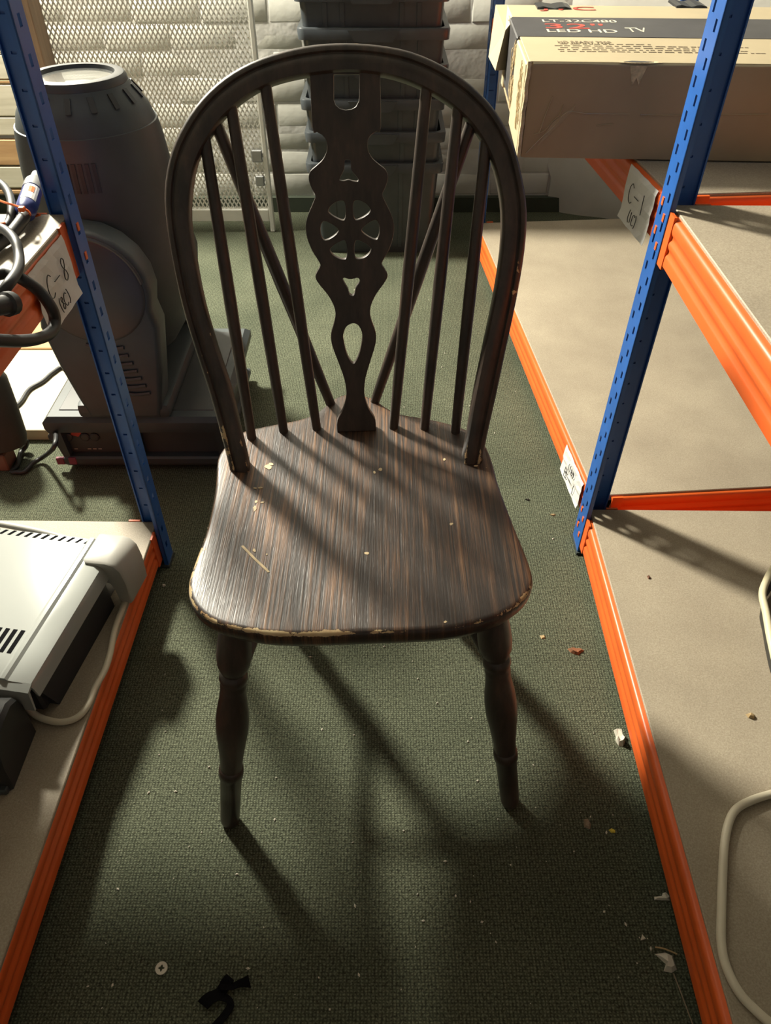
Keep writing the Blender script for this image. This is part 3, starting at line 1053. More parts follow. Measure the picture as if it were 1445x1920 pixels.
# pieces of black tape stuck on top
for (xa, xb_, ya, yb) in ((1006, 1068, 18, 8), (1262, 1318, 13, 1)):
    p0, p1 = P(xa, ya, z=zb + bh), P(xb_, ya, z=zb + bh)
    u0, u1 = (p0 - b0).dot(bx_), (p1 - b0).dot(bx_)
    v0, v1 = vv(ya), vv(yb)
    mm = MB()
    n = 6
    for i in range(n):
        a_, b_ = u0 + (u1 - u0) * i / n, u0 + (u1 - u0) * (i + 1) / n
        za, zb2 = 0.002 + 0.0015 * math.sin(i * 1.7), 0.002 + 0.0015 * math.sin((i + 1) * 1.7)
        mm.hexa([XB(a_, v0, bh + .001), XB(b_, v0, bh + .001), XB(b_, v1, bh + .001), XB(a_, v1, bh + .001), XB(a_, v0 + .004, bh + .003 + za), XB(b_, v0 + .004, bh + .003 + zb2), XB(b_, v1 - .004, bh + .003 + zb2), XB(a_, v1 - .004, bh + .003 + za)])
    mm.build('tape_strip', 'tape', box)

# ------------------------------------------------------------------ stack of black tubs
bf = P(700, 478, z=0)
YB = bf.y
xl, xr = P(603, 478, z=0).x, P(804, 478, z=0).x
bcx = (xl + xr) / 2
BWd = xr - xl
TH_, DZ = 0.306, 0.0925
DP = 0.34
def rrect(cx, cy, hx, hy, r, z, n=5):
    pts = []
    for qx, qy, a0 in ((1, 1, 0), (-1, 1, 90), (-1, -1, 180), (1, -1, 270)):
        for i in range(n + 1):
            a = math.radians(a0 + 90 * i / n)
            pts.append(V((cx + qx * (hx - r) + math.cos(a) * r, cy + qy * (hy - r) + math.sin(a) * r, z)))
    return pts
tub = thing('storage_tub', (bcx, YB + DP / 2, 0), '', 'tub', 'nested black tubs against the brick wall')
hx0, hx1 = BWd / 2, BWd / 2 + 0.022
cy_ = YB + DP / 2
def tubhx(z):
    return hx0 + (hx1 - hx0) * z / TH_
def tubhy(z):
    return DP / 2 - 0.022 + 0.022 * z / TH_
m = MB()
m.loft([rrect(bcx, cy_, tubhx(z), tubhy(z), 0.02, z) for z in (0.0, TH_)], False)
m.loft([rrect(bcx, cy_, tubhx(z) - .003, tubhy(z) - .003, 0.018, z + .003) for z in (0.0, TH_ - .003)], False)
k0 = len(m.v)
nn = 24
m.f.append(tuple(range(nn - 1, -1, -1)))
m.f.append(tuple(range(nn * 2, nn * 3)))
body = m.build('tub_body', 'bin', tub, 40)
m = MB()
r0 = [rrect(bcx, cy_, tubhx(TH_) + o, tubhy(TH_) + o, 0.022, z) for o, z in ((0.0, TH_ - .030), (0.011, TH_ - .030), (0.013, TH_ - 0.004), (0.011, TH_), (-0.003, TH_), (-0.003, TH_ - .008))]
m.loft(r0, False)
rim = m.build('rim', 'bin', tub, 40)
m = MB()
for s in (-1, ):
    yf = cy_ + s * (tubhy(TH_) + 0.012)
    X = lambda u, v, w: V((bcx + u, yf + s * w, v))
    m.prism([(-0.075, TH_ - .004), (-0.055, TH_ - .034), (0.055, TH_ - .034), (0.075, TH_ - .004)], 0.006, X)
m.build('handle', 'bin', rim, 30)
for x in (-0.135, -0.085, 0.085, 0.135):
    mm = MB()
    z0, z1 = 0.02, TH_ - 0.032
    p = []
    for z in (z0, z1):
        yy = cy_ - tubhy(z)
        p += [V((bcx + x - .006, yy - .003, z)), V((bcx + x + .006, yy - .003, z)), V((bcx + x + .006, yy + .001, z)), V((bcx + x - .006, yy + .001, z))]
    mm.hexa(p)
    mm.build('rib', 'bin', tub)
LBL = ['bottom black plastic tub of the stack, standing on the carpet', 'second black plastic tub up from the carpet, nested in the lowest', 'third black plastic tub up from the carpet in the nested stack',
       'fourth black plastic tub up from the carpet in the nested stack', 'fifth black plastic tub up from the carpet in the nested stack', 'sixth black plastic tub up from the carpet, near the stack top', 'topmost black plastic tub of the nested stack']
for k in range(7):
    t = tub if k == 0 else copy_tree(tub)
    t.location = (bcx + (0.004 * math.sin(k * 2.3)), YB + DP / 2, DZ * k)
    t['label'] = LBL[k]

# ------------------------------------------------------------------ mesh gate, stud and planks
GY = 2.74
gx1 = P(512, 434, z=0).x + 0.008
gx0 = gx1 - 0.675
GT = 1.15
gate = thing('mesh_gate', ((gx0 + gx1) / 2, GY, 0), 'white steel framed gate filled with expanded metal mesh', 'gate')
MB().rbox((gx1 - 0.016, GY - 0.012, 0.0), (gx1, GY + 0.012, GT), 0.003, 1).build('stile', 'frame', gate)
MB().rbox((gx0, GY - 0.012, 0.0), (gx0 + 0.02, GY + 0.012, GT), 0.003, 1).build('stile', 'frame', gate)
MB().rbox((gx0 + 0.02, GY - 0.012, 0.038), (gx1 - 0.016, GY + 0.012, 0.083), 0.003, 1).build('rail', 'frame', gate)
MB().rbox((gx0 + 0.02, GY - 0.012, GT - 0.04), (gx1 - 0.016, GY + 0.012, GT), 0.003, 1).build('rail', 'frame', gate)
px_, pz_ = 0.0152, 0.0130
mm = MB()
x0, x1, z0, z1 = gx0 + 0.02, gx1 - 0.016, 0.083, GT - 0.04
nx, nz = int((x1 - x0) / px_), int((z1 - z0) / pz_)
def strand(a, b, w, y):
    d = V((b[0] - a[0], 0, b[1] - a[1])).normalized()
    n = V((-d.z, 0, d.x)) * w
    A, B = V((a[0], y, a[1])), V((b[0], y, b[1]))
    t = V((0, 0.0016, 0))
    mm.add([A - n - t, A + n - t, B + n + t * 0.2, B - n + t * 0.2, A - n + t, A + n + t, B + n + t * 2, B - n + t * 2], [(0, 1, 2, 3), (7, 6, 5, 4), (1, 5, 6, 2), (0, 3, 7, 4)])
for j in range(nz):
    for i in range(nx + 1):
        off = (j % 2) * px_ / 2
        xc = x0 + i * px_ + off
        za, zb3 = z0 + j * pz_, z0 + (j + 1) * pz_
        for s in (-1, 1):
            xe = xc + s * px_ / 2
            if x0 - 0.001 <= xc <= x1 and x0 - 0.001 <= xe <= x1 + 0.001:
                strand((xc, za), (xe, zb3), 0.0021, GY - 0.004)
o = mm.build('expanded_mesh', 'frame', gate)
o['kind'] = 'stuff'
MB().rbox((gx1 - 0.055, GY - 0.016, 0.245), (gx1 - 0.018, GY - 0.006, 0.285), 0.003, 1).build('latch_plate', 'greymetal', gate)
MB().rbox((gx1 - 0.050, GY - 0.016, 0.165), (gx1 - 0.020, GY - 0.006, 0.20), 0.003, 1).build('latch_plate', 'greymetal', gate)

sx = P(66, 50, y=2.64).x
stud = MB().rbox((sx - 0.045, 2.630, 0), (sx + 0.002, 2.722, 1.6), 0.003, 1).build('timber_post', 'stud', None, base=(sx, 2.7, 0))
tag(stud, 'upright grey brown timber post beside the mesh gate', 'post')
PY = 2.86
stack = thing('plank_screen', (-1.5, PY, 0), 'screen of horizontal whitewashed and raw timber planks', 'screen')
def pz(py):
    return P(25, py, y=PY).z
edges = [(-40, 40, 'plankw'), (42, 100, 'plankw'), (103, 149, 'plankw'), (150, 157, 'plankb'), (159, 218, 'plankw'), (220, 254, 'plankw'), (262, 310, 'plankb'), (313, 352, 'plankw'), (356, 364, 'plankb')]
px1 = P(118, 300, y=PY).x
for a_, b_, mt in edges:
    MB().rbox((-2.3, PY, pz(b_)), (px1, PY + 0.022, pz(a_)), 0.003, 1).build('plank', mt, stack)
MB().rbox((-2.25, PY + 0.022, 0), (-2.19, PY + 0.06, pz(-40)), 0.003, 1).build('batten', 'stud', stack)
MB().rbox((px1 - 0.10, PY + 0.022, 0), (px1 - 0.04, PY + 0.06, pz(-40)), 0.003, 1).build('batten', 'stud', stack)

# ------------------------------------------------------------------ moving head stage light
hx, hy = -0.566, 1.545
BX0, BX1 = P(78, 783, z=0.15).x, P(468, 616, z=0.15).x
BY0, BY1 = P(85, 886, z=0).y, P(440, 613, z=0.15).y
BZ = 0.152
ml = thing('stage_light', ((BX0 + BX1) / 2, (BY0 + BY1) / 2, 0), 'large black moving head stage light standing on its square base', 'stage light')
ZB0 = 0.012
# base shell tapering downwards, with a recessed connector panel in front
def brect(z, i):
    return [V((BX0 + i, BY0 + i * 0.6, z)), V((BX1 - i, BY0 + i * 0.6, z)), V((BX1 - i, BY1 - i, z)), V((BX0 + i, BY1 - i, z))]
base = MB()
base.loft([brect(0.112, 0.004), brect(0.124, 0.0), brect(BZ - 0.012, 0.0), brect(BZ, 0.012)])
base.loft([[V((BX0 + .02, BY0 + .03, z)), V((BX1 - .02, BY0 + .03, z)), V((BX1 - .02, BY1 - .02, z)), V((BX0 + .02, BY1 - .02, z))] for z in (0.03, 0.113)])
base.loft([brect(ZB0, 0.02), brect(0.020, 0.012), brect(0.034, 0.012), brect(0.038, 0.02)])
for xa, xb2 in ((BX0 + 0.004, BX0 + 0.03), (BX0 + 0.185, BX0 + 0.20), (BX1 - 0.03, BX1 - 0.004)):
    base.hexa([V((xa + (.012 if xa < BX0 + .1 else 0), BY0 + .012, .03)), V((xb2, BY0 + .012, .03)), V((xb2, BY0 + .05, .03)), V((xa + (.012 if xa < BX0 + .1 else 0), BY0 + .05, .03)), V((xa, BY0 + .003, .115)), V((xb2, BY0 + .003, .115)), V((xb2, BY0 + .05, .115)), V((xa, BY0 + .05, .115))])
base_o = base.build('base', 'blackp', ml, 30)
MB().rbox((BX0 + 0.03, BY0 + 0.03, BZ - 0.004), (BX1 - 0.03, BY1 - 0.03, BZ + 0.002), 0.002, 1).build('top_plate', 'blackm', ml)
for fx in (BX0 + 0.05, BX1 - 0.05):
    for fy_ in (BY0 + 0.05, BY1 - 0.05):
        MB().lathe((fx, fy_, 0), (fx, fy_, 0.014), [(0, .018), (1, .02)], 14).build('foot', 'rubber', ml)
yp = BY0 + 0.031
def panel_pt(px, py):
    return P(px, py, y=yp)
s_ = MB()
q = panel_pt(142, 812)
s_.prism([(q.x - .012, q.z - .004), (q.x + .004, q.z - .009), (q.x + .013, q.z + .001), (q.x + .008, q.z + .007), (q.x - .006, q.z + .010)], 0.001, lambda u, v, w: V((u, yp - .001 - w, v)))
s_.build('red_sticker', 'redtape', base_o)
for px in (100, 128, 160, 178):
    c = panel_pt(px, 818)
    MB().lathe((c.x, yp, c.z), (c.x, yp - 0.006, c.z), [(0, .011), (0.7, .011), (1, .008)], 14).build('socket', 'blackm', base_o)
w_ = MB()
for px in (120, 132, 143, 168, 178, 188):
    c = panel_pt(px, 841)
    w_.box((c.x - .004, yp - .0012, c.z - .001), (c.x + .004, yp - .0002, c.z + .001))
w_.build('panel_marking', 'pwhite', base_o)
for px in (118, 141):
    c = P(px, 876, y=BY0 + .008)
    MB().rbox((c.x - .009, BY0 + .0055, .018), (c.x + .009, BY0 + .014, .037), 0.0015, 1).build('tape_band', 'pink', base_o)

PZ = 0.447                                   # tilt pivot
def arm(yc, sgn):
    pts = [(-0.075, BZ), (-0.088, BZ + 0.05), (-0.105, 0.28), (-0.118, 0.37)]
    R = 0.118
    for k in range(0, 13):
        a_ = math.radians(200 - 220 * k / 12)
        pts.append((math.cos(a_) * R, PZ + math.sin(a_) * R))
    pts += [(0.118, 0.37), (0.105, 0.28), (0.090, BZ + 0.05), (0.080, BZ)]
    pts = list(reversed(pts))
    X = lambda u, v, w: V((hx + u, yc + w, v))
    bm = bmesh.new()
    vsf = [bm.verts.new(X(u, v, -0.033)) for u, v in pts]
    f = bm.faces.new(vsf)
    r = bmesh.ops.extrude_face_region(bm, geom=[f])
    for e in r['geom']:
        if isinstance(e, bmesh.types.BMVert):
            e.co.y += 0.066
    bmesh.ops.bevel(bm, geom=[e for e in bm.edges if e.calc_face_angle(0) > 0.9], offset=0.012, segments=3, profile=0.5, affect='EDGES')
    m_ = MB()
    bm.verts.index_update()
    m_.add([v.co for v in bm.verts], [[v.index for v in f.verts] for f in bm.faces])
    bm.free()
    return m_
for yc, s in ((hy - 0.180, -1), (hy + 0.180, 1)):
    ao = arm(yc, s).build('yoke_arm', 'blackp', ml, 40)
    if s < 0:
        yf = yc - 0.033
        MB().lathe((hx, yf + .002, PZ), (hx, yf - 0.004, PZ), [(0, .106), (0.5, .106), (1, .100)], 40).build('pivot_cover', 'blackm', ao, 40)
        rg = MB()
        rg.tube([V((hx + math.cos(math.radians(a)) * .108, yf - 0.003, PZ + math.sin(math.radians(a)) * .108)) for a in range(10, 175, 8)], 0.0035, 6, 1)
        rg.build('cover_ring', 'greyring' if 'greyring' in M else 'blackm', ao, 40)
        for k in range(7):
            z = 0.335 - k * 0.018
            MB().tube([V((hx - 0.035 + 0.005 * k, yf - 0.002, z)), V((hx + 0.005 + .005 * k, yf - .003, z - 0.009)), V((hx + 0.04 + .005 * k, yf - .002, z - 0.006))], 0.004, 6, 4).build('vent_groove', 'blackm', ao)
MB().rbox((hx - 0.10, hy - 0.21, BZ), (hx + 0.10, hy + 0.21, BZ + 0.035), 0.012, 2).build('yoke_base', 'blackp', ml, 40)
# head, pointing up
hz0, hz1 = 0.215, 0.757
head = MB()
prof = [((z_ - hz0) / (hz1 - hz0), r_) for z_, r_ in [(hz0, .06), (.235, .085), (.28, .115), (.35, .136), (.45, .145), (.55, .144), (.62, .140), (.66, .136), (.692, .1305), (.6925, .1275), (.715, .120), (.735, .107), (.748, .097), (hz1, .092)]]
head.lathe((hx, hy, hz0), (hx, hy, hz1), prof, 48)
head_o = head.build('head', 'blackp', ml, 35)
ring = MB()
ring.lathe((hx, hy, hz1 - .004), (hx, hy, hz1 + .014), [(0, .091), (0.6, .090), (0.95, .086), (1.0, .083), (1.0, .070), (0.5, .067)], 48)
ring.build('lens_rim', 'blackm', head_o, 35)
lg = MB()
lg.lathe((hx, hy, hz1 + .0055), (hx, hy, hz1 + .010), [(0, .067), (0.5, .067), (0.9, .04), (1, .012)], 48)
lg.build('lens', 'lens', head_o, 60)
for k in range(16):
    a_ = 2 * math.pi * k / 16 + 0.1
    c_, s_ = math.cos(a_), math.sin(a_)
    r1 = MB()
    for (rr, z_) in ((0.0985, hz1 - 0.006), ):
        d = V((c_, s_, 0))
        t = V((-s_, c_, 0)) * 0.005
        p = [hx, hy]
        A = V((hx, hy, hz1 - 0.006)) + d * 0.0955
        B = V((hx, hy, hz1 - 0.028)) + d * 0.1125
        n_ = d * 0.002 + V((0, 0, 0.0006))
        r1.hexa([B - t - n_, B + t - n_, A + t - n_, A - t - n_, B - t + n_, B + t + n_, A + t + n_, A - t + n_])
    r1.build('rim_notch', 'rubber', head_o)
for k in range(6):
    a_ = math.radians(-98 + k * 5)
    d = V((math.cos(a_), math.sin(a_), 0))
    t = V((-math.sin(a_), math.cos(a_), 0)) * 0.0035
    A = V((hx, hy, 0.655)) + d * 0.1365
    B = V((hx, hy, 0.605)) + d * 0.1405
    n_ = d * 0.002
    MB().hexa([B - t - n_, B + t - n_, B + t + n_, B - t + n_, A - t - n_, A + t - n_, A + t + n_, A - t + n_]).build('vent_slot', 'rubber', head_o)

# ------------------------------------------------------------------ things on the left floor
pl0 = P(40, 815, z=0.03)
plX = P(140, 660, z=0.03).x
py0, py1 = 1.46, P(100, 656, z=0.03).y
ply = MB().rbox((-1.75, py0, 0.0), (BX0 - 0.035, py1, 0.03), 0.0015, 1).build('plywood_sheet', 'ply', None, base=(-1.3, 1.65, 0))
tag(ply, 'pale plywood sheet lying on the carpet beside the stage light', 'board')
pk = MB().rbox((-1.75, py1 + 0.006, 0.0), (BX0 + 0.10, py1 + 0.34, 0.032), 0.002, 1).build('timber_board', 'grain', None, base=(-1.3, 2.1, 0))
tag(pk, 'varnished brown timber board with visible grain lying on the carpet', 'board')

# black power cable from the base, looping on the carpet and over the plywood
c0 = panel_pt(100, 806)
cab = [V((c0.x, yp - 0.004, c0.z)), P(105, 818, y=BY0 - 0.02), P(100, 840, y=BY0 - 0.055), P(82, 856, z=0.022), P(62, 868, z=0.010), P(46, 884, z=0.006), P(34, 885, z=0.006), P(22, 884, z=0.006), P(33, 872, z=0.006), P(38, 850, z=0.008), P(48, 838, z=0.014), P(50, 828, z=0.030), P(42, 822, z=0.037), P(30, 815, z=0.037), P(24, 785, z=0.036), P(25, 768, z=0.036), P(40, 752, z=0.036), P(55, 730, z=0.036), P(80, 715, z=0.036), P(100, 698, z=0.036), P(120, 690, z=0.036), V((BX0 - 0.045, BY0 + 0.30, 0.036)), V((BX0 - 0.05, BY0 + 0.34, 0.036)), P(118, 657, z=0.040), P(127, 645, z=0.040), P(133, 632, z=0.040), V((BX0 - 0.005, BY0 + 0.44, 0.040)), V((BX0 + 0.05, BY0 + 0.46, 0.039))]
o = MB().tube(cab, 0.0052, 10, 6).build('power_cable', 'rubber', None, 60, base=cab[6])
tag(o, 'thin black power cable running from the stage light over the plywood', 'cable')
# dark bundle and brown box at the picture's edge
t0, t1 = P(18, 838, z=0.045), P(-40, 700, z=0.22)
o = MB().lathe(t0, t1, [(0, .030), (0.02, .040), (0.12, .046), (0.5, .050), (0.9, .052), (1, .045)], 20).build('fabric_bundle', 'olive', None, 50, base=(t0.x, t0.y, 0))
tag(o, 'dark olive rolled fabric bundle propped up beside the black cable', 'bundle')
q0 = P(22, 884, z=0)
o = MB().rbox((q0.x - 0.30, q0.y, 0), (q0.x - 0.004, q0.y + 0.05, 0.045), 0.003, 1).build('brown_offcut', 'brown', None, base=(q0.x - .15, q0.y, 0))
tag(o, 'short red brown board offcut in front of the fabric bundle', 'board')

# ------------------------------------------------------------------ left rack: panel heater
ZSH = ZL + 0.004
ZT = ZSH + 0.098
h1, h2 = P(205, 1052, z=ZT - .01), P(62, 1290, z=ZT - .01)
hv = (h1 - h2)
hv.z = 0
hl = hv.length
hv.normalize()
hu = V((hv.y, -hv.x, 0))        # to the right
hO = V((h2.x, h2.y, ZSH))
XH = lambda u, v, w: hO + hu * u + hv * v + V((0, 0, w))
heat = thing('panel_heater', hO, 'white panel heater lying on its back on the chipboard shelf', 'heater')
W = 0.62
Lh = hl + 0.035
hz = ZT - ZSH
# front cover: folded sheet with a chamfered edge
cov = MB()
prof = [(-W, hz), (-0.052, hz), (-0.046, hz + .004), (-0.040, hz + .004), (-0.036, hz), (-0.014, hz - .001), (-0.004, hz - .006), (0.0, hz - .014), (0.004, hz - .030), (0.0015, hz - .030), (-0.004, hz - .016), (-0.016, hz - .005), (-W, hz - .004)]
cov.loft([[XH(u, v, w) for u, w in prof] for v in (0.0, Lh)])
# near lip
cov.loft([[XH(u, v, w) for v, w in ((0.001, hz - .001), (-0.012, hz - .006), (-0.016, hz - .045), (-0.013, hz - .045), (-0.008, hz - .009), (0.001, hz - .005))] for u in (-W, 0.0)])
cov.build('front_cover', 'white', heat, 30)
# dark back case
MB().rbox((-W, 0.012, 0.006), (-0.012, Lh - 0.004, hz - .006), 0.004, 1, XH).build('back_case', 'darkpanel', heat)
MB().hexa([XH(*q) for q in [(-W, 0.03, 0), (-0.002, 0.03, 0), (-0.002, Lh - .06, 0), (-W, Lh - .06, 0), (-W, 0.01, hz - .03), (-0.005, 0.01, hz - .03), (-0.005, Lh - .06, hz - .03), (-W, Lh - .06, hz - .03)]]).build('side_skirt', 'darkpanel', heat)
for k in range(9):   # lower outlet slots
    u = -0.060 - k * 0.0125
    MB().box((u - .0033, 0.045, hz - .0005), (u + .0033, 0.088, hz + .0006), XH).build('outlet_slot', 'void', heat)
for k in range(26):  # slanted intake slots along the far edge
    u = -0.050 - k * 0.0155
    MB().hexa([XH(*q) for q in [(u - .006, Lh - .012, hz - .0005), (u - .001, Lh - .012, hz - .0005), (u + .006, Lh - .001, hz - .0005), (u + .001, Lh - .001, hz - .0005), (u - .006, Lh - .012, hz + .0007), (u - .001, Lh - .012, hz + .0007), (u + .006, Lh - .001, hz + .0007), (u + .001, Lh - .001, hz + .0007)]]).build('intake_slot', 'void', heat)
# plastic control end piece at the far right corner
ep = MB()
epp = [(-0.034, hz - .002), (-0.034, hz + .006), (0.006, hz + .007), (0.020, hz + .002), (0.030, hz - .012), (0.034, hz - .045), (0.032, 0.012), (0.026, 0.004), (0.010, 0.004), (0.008, hz - .060), (0.002, hz - .046), (-0.010, hz - .042), (-0.016, hz - .030)]
def eprow(v, k):
    cu_, cw_ = 0.004, hz - .02
    return [XH(cu_ + (u - cu_) * k, v, cw_ + (w - cw_) * k) for u, w in epp]
ep.loft([eprow(Lh - .056, 0.9), eprow(Lh - .052, 1.0), eprow(Lh + .008, 1.0), eprow(Lh + .014, 0.88)])
ep.build('control_end_cap', 'whitep', heat, 40)
ga = P(0, 985, z=ZT)
o = MB().tube([XH(-0.38, Lh + .016, hz - .012), XH(-0.28, Lh + .020, hz - .008), XH(-0.16, Lh + .014, hz - .010), XH(-0.08, Lh + .008, hz - .02)], 0.006, 8, 5).build('wire_guard', 'whitep', heat, 50)
# the heater's cable
e0 = P(44, 1306, z=ZSH + 0.045)
cpts = [XH(-0.035, -0.004, hz - .052), P(42, 1312, z=ZSH + .035), P(58, 1334, z=ZSH + .014), P(82, 1348, z=ZSH + .006), P(115, 1354, z=ZSH + .0055), P(145, 1345, z=ZSH + .0055), P(165, 1322, z=ZSH + .0055), P(178, 1290, z=ZSH + .0055), P(197, 1255, z=ZSH + .0055), P(207, 1222, z=ZSH + .0055), P(215, 1180, z=ZSH + .0055), P(228, 1145, z=ZSH + .0055), P(240, 1112, z=ZSH + .0055), P(244, 1086, z=ZSH + .0055), P(240, 1070, z=ZSH + .008), XH(0.024, Lh - .03, 0.02)]
o = MB().tube(cpts, 0.0052, 10, 6).build('power_cable', 'cream', heat, 60)
o['label'] = 'pale grey heater cable looped on the shelf'
# black moulded foot next to the heater
ft = thing('heater_foot', P(-8, 1440, z=ZSH), 'black moulded plastic foot lying against the near end of the heater', 'foot')
fa, fb = P(6, 1420, z=ZSH), P(24, 1484, z=ZSH)
fm = MB()
Xf = lambda u, v, w: V((fb.x + u, fb.y + v, ZSH + w))
pr = [(0.0, 0.0), (0.004, 0.02), (0.006, 0.045), (0.012, 0.065), (0.016, 0.080), (0.032, 0.094), (0.06, 0.10), (0.095, 0.10), (0.115, 0.09), (0.122, 0.07), (0.118, 0.0)]
pr = [(v * 0.82, w) for v, w in pr]
fm.loft([[Xf(u, v, w) for v, w in pr] for u in (-0.14, -0.02, -0.006)] + [[Xf(0.0, 0.004 + v * 0.94, w * 0.95) for v, w in pr]])
fm.build('foot_body', 'rubber', ft, 35)
MB().rbox((fb.x - 0.10, fb.y - 0.006, ZSH), (fb.x - .004, fb.y + 0.004, ZSH + 0.012), 0.002, 1).build('foot_lip', 'blackp', ft)

# ------------------------------------------------------------------ left rack: cables on the middle shelf
ZMS = ZM + 0.004
plug = thing('cable_plug', P(60, 392, z=ZMS), 'dark blue and grey power plug with a white and orange sticker', 'plug')
pa, pb = P(46, 402, z=ZMS + .016), P(68, 334, z=ZMS + .022)
ax = (pb - pa)
MB().lathe(pa, pa + ax * 0.62, [(0, .009), (0.06, .0128), (0.3, .0138), (0.7, .0136), (1.0, .0130)], 20).build('plug_body', 'bluep', plug, 40)
MB().lathe(pa + ax * 0.60, pa + ax * 0.86, [(0, .0138), (0.2, .0142), (0.8, .0135), (1, .0118)], 20).build('locking_collar', 'greymetal', plug, 40)
MB().lathe(pa + ax * 0.84, pa + ax * 1.10, [(0, .0085), (0.9, .0080), (1, .0060)], 14).build('plug_nose', 'greymetal', plug, 40)
dax = ax.normalized()
toC = (V((0, 0, H)) - pa)
toC = (toC - dax * toC.dot(dax)).normalized()
sd_ = dax.cross(toC)
def on_plug(t, ang, r=0.0142):
    return pa + ax * t + (toC * math.cos(ang) + sd_ * math.sin(ang)) * r
st_ = MB()
for i in range(6):
    a0_, a1_ = -0.9 + i * 0.25, -0.9 + (i + 1) * 0.25
    if sd_.x > 0:
        a0_, a1_ = a0_, a1_
    st_.add([on_plug(.2, a0_), on_plug(.2, a1_), on_plug(.56, a1_), on_plug(.56, a0_)], [(0, 1, 2, 3)])
st_.build('sticker', 'paper', plug)
st_ = MB()
for i in range(2):
    a0_, a1_ = -0.35 + i * 0.25, -0.35 + (i + 1) * 0.25
    st_.add([on_plug(.36, a0_, .0145), on_plug(.36, a1_, .0145), on_plug(.5, a1_, .0145), on_plug(.5, a0_, .0145)], [(0, 1, 2, 3)])
st_.build('sticker_mark', 'tie', plug)
MB().tube([pa - ax * 0.02, P(42, 412, z=ZMS + .016), P(20, 440, z=ZMS + .012), P(0, 455, z=ZMS + .011), P(-30, 475, z=ZMS + .011), P(-70, 470, z=ZMS + .012), P(-90, 430, z=ZMS + .012)], 0.0080, 12, 6).build('thick_lead', 'rubber', plug, 60)
tie = MB()
tie.tube([P(-6, 374, z=ZMS + .03), P(10, 380, z=ZMS + .032), P(30, 386, z=ZMS + .030), P(44, 391, z=ZMS + .030), P(55, 398, z=ZMS + .024), P(56, 406, z=ZMS + .010)], 0.0016, 6, 4)
tie.tube([P(54, 410, z=ZMS + .004), P(64, 406, z=ZMS + .005), P(75, 403, z=ZMS + .008)], 0.0014, 6, 3)
tie.rbox(tuple(P(41, 392, z=ZMS + .031) - V((.004, .004, .003))), tuple(P(41, 392, z=ZMS + .031) + V((.004, .004, .003))), 0.001, 1)
tie.tube([P(-10, 421, z=ZMS + .02), P(10, 418, z=ZMS + .018)], 0.0016, 6, 2)
tie.build('cable_tie', 'tie', plug)
# looped lead, one turn hanging over the shelf edge
da, _ = along(XL, 90, 600, -0.03)
def PLn(px, py, d):
    o0, oa, oz = XL(d, 0, 0), XL(d, 1, 0), XL(d, 0, 1)
    n = (oa - o0).cross(oz - o0).normalized()
    return P(px, py, plane=(o0, n))
loop = [P(-50, 500, z=ZMS + .012), P(-20, 516, z=ZMS + .012), P(15, 512, z=ZMS + .010), PLn(42, 524, -0.008), PLn(72, 545, -0.02), PLn(95, 575, -0.03), PLn(103, 600, -0.03), PLn(96, 622, -0.03), PLn(75, 634, -0.03), PLn(45, 639, -0.028), PLn(10, 639, -0.025), PLn(-40, 634, -0.02), PLn(-80, 610, -0.015)]
o = MB().tube(loop, 0.0072, 12, 7).build('cable_loop', 'rubber', None, 60, base=P(15, 512, z=ZMS))
tag(o, 'thick black cable loop drooping over the orange beam under the paper label', 'cable')
up = [P(-40, 420, z=ZMS + .010), P(-8, 425, z=ZMS + .024), P(14, 435, z=ZMS + .030), P(30, 455, z=ZMS + .028), P(36, 485, z=ZMS + .020), P(32, 508, z=ZMS + .024), P(18, 530, z=ZMS + .026), P(-2, 552, z=ZMS + .018), P(-40, 570, z=ZMS + .010)]
o = MB().tube(up, 0.0062, 12, 7).build('cable_coil', 'rubber', None, 60, base=P(10, 470, z=ZMS))
tag(o, 'black cable coil arching over the thick lead on the chipboard shelf', 'cable')
up = [P(-20, 335, z=ZMS + .03), P(2, 345, z=ZMS + .026), P(16, 362, z=ZMS + .026), P(22, 388, z=ZMS + .022), P(19, 412, z=ZMS + .014), P(8, 428, z=ZMS + .010), P(-20, 440, z=ZMS + .008)]
o = MB().tube(up, 0.0058, 12, 7).build('cable_coil', 'rubber', None, 60, base=P(10, 380, z=ZMS))
tag(o, 'slim black cable coil looping up behind the orange cable tie', 'cable')
ck = thing('cable_connector', PLn(8, 573, -0.02), 'black rubber connector end hanging below the shelf cables', 'connector')
ka, kb = PLn(24, 568, -0.028), PLn(-30, 580, -0.02)
MB().lathe(ka, kb, [(0, .008), (0.03, .013), (0.25, .0135), (0.3, .0105), (1, .0095)], 14).build('connector_body', 'rubber', ck, 40)

# ------------------------------------------------------------------ right rack: cream cable and cream frame
cb = [P(1480, 1480, z=ZSH + .0065), P(1445, 1489, z=ZSH + .0065), P(1410, 1500, z=ZSH + .0065), P(1380, 1517, z=ZSH + .0065), P(1365, 1545, z=ZSH + .0065), P(1357, 1590, z=ZSH + .0065), P(1354, 1650, z=ZSH + .0065), P(1352, 1710, z=ZSH + .0065), P(1352, 1770, z=ZSH + .0065), P(1362, 1815, z=ZSH + .0065), P(1385, 1860, z=ZSH + .0065), P(1415, 1893, z=ZSH + .0065), P(1455, 1925, z=ZSH + .0065), P(1520, 1950, z=ZSH + .0065)]
o = MB().tube(cb, 0.0056, 12, 7).build('cream_cable', 'cream', None, 60, base=cb[6])
tag(o, 'cream cable lying in a loop on the lower chipboard shelf', 'cable')
fr_ = thing('cream_basket', P(1500, 1130, z=ZSH), 'cream plastic basket rim standing on the lower chipboard shelf', 'basket')
ZC = ZSH + 0.05
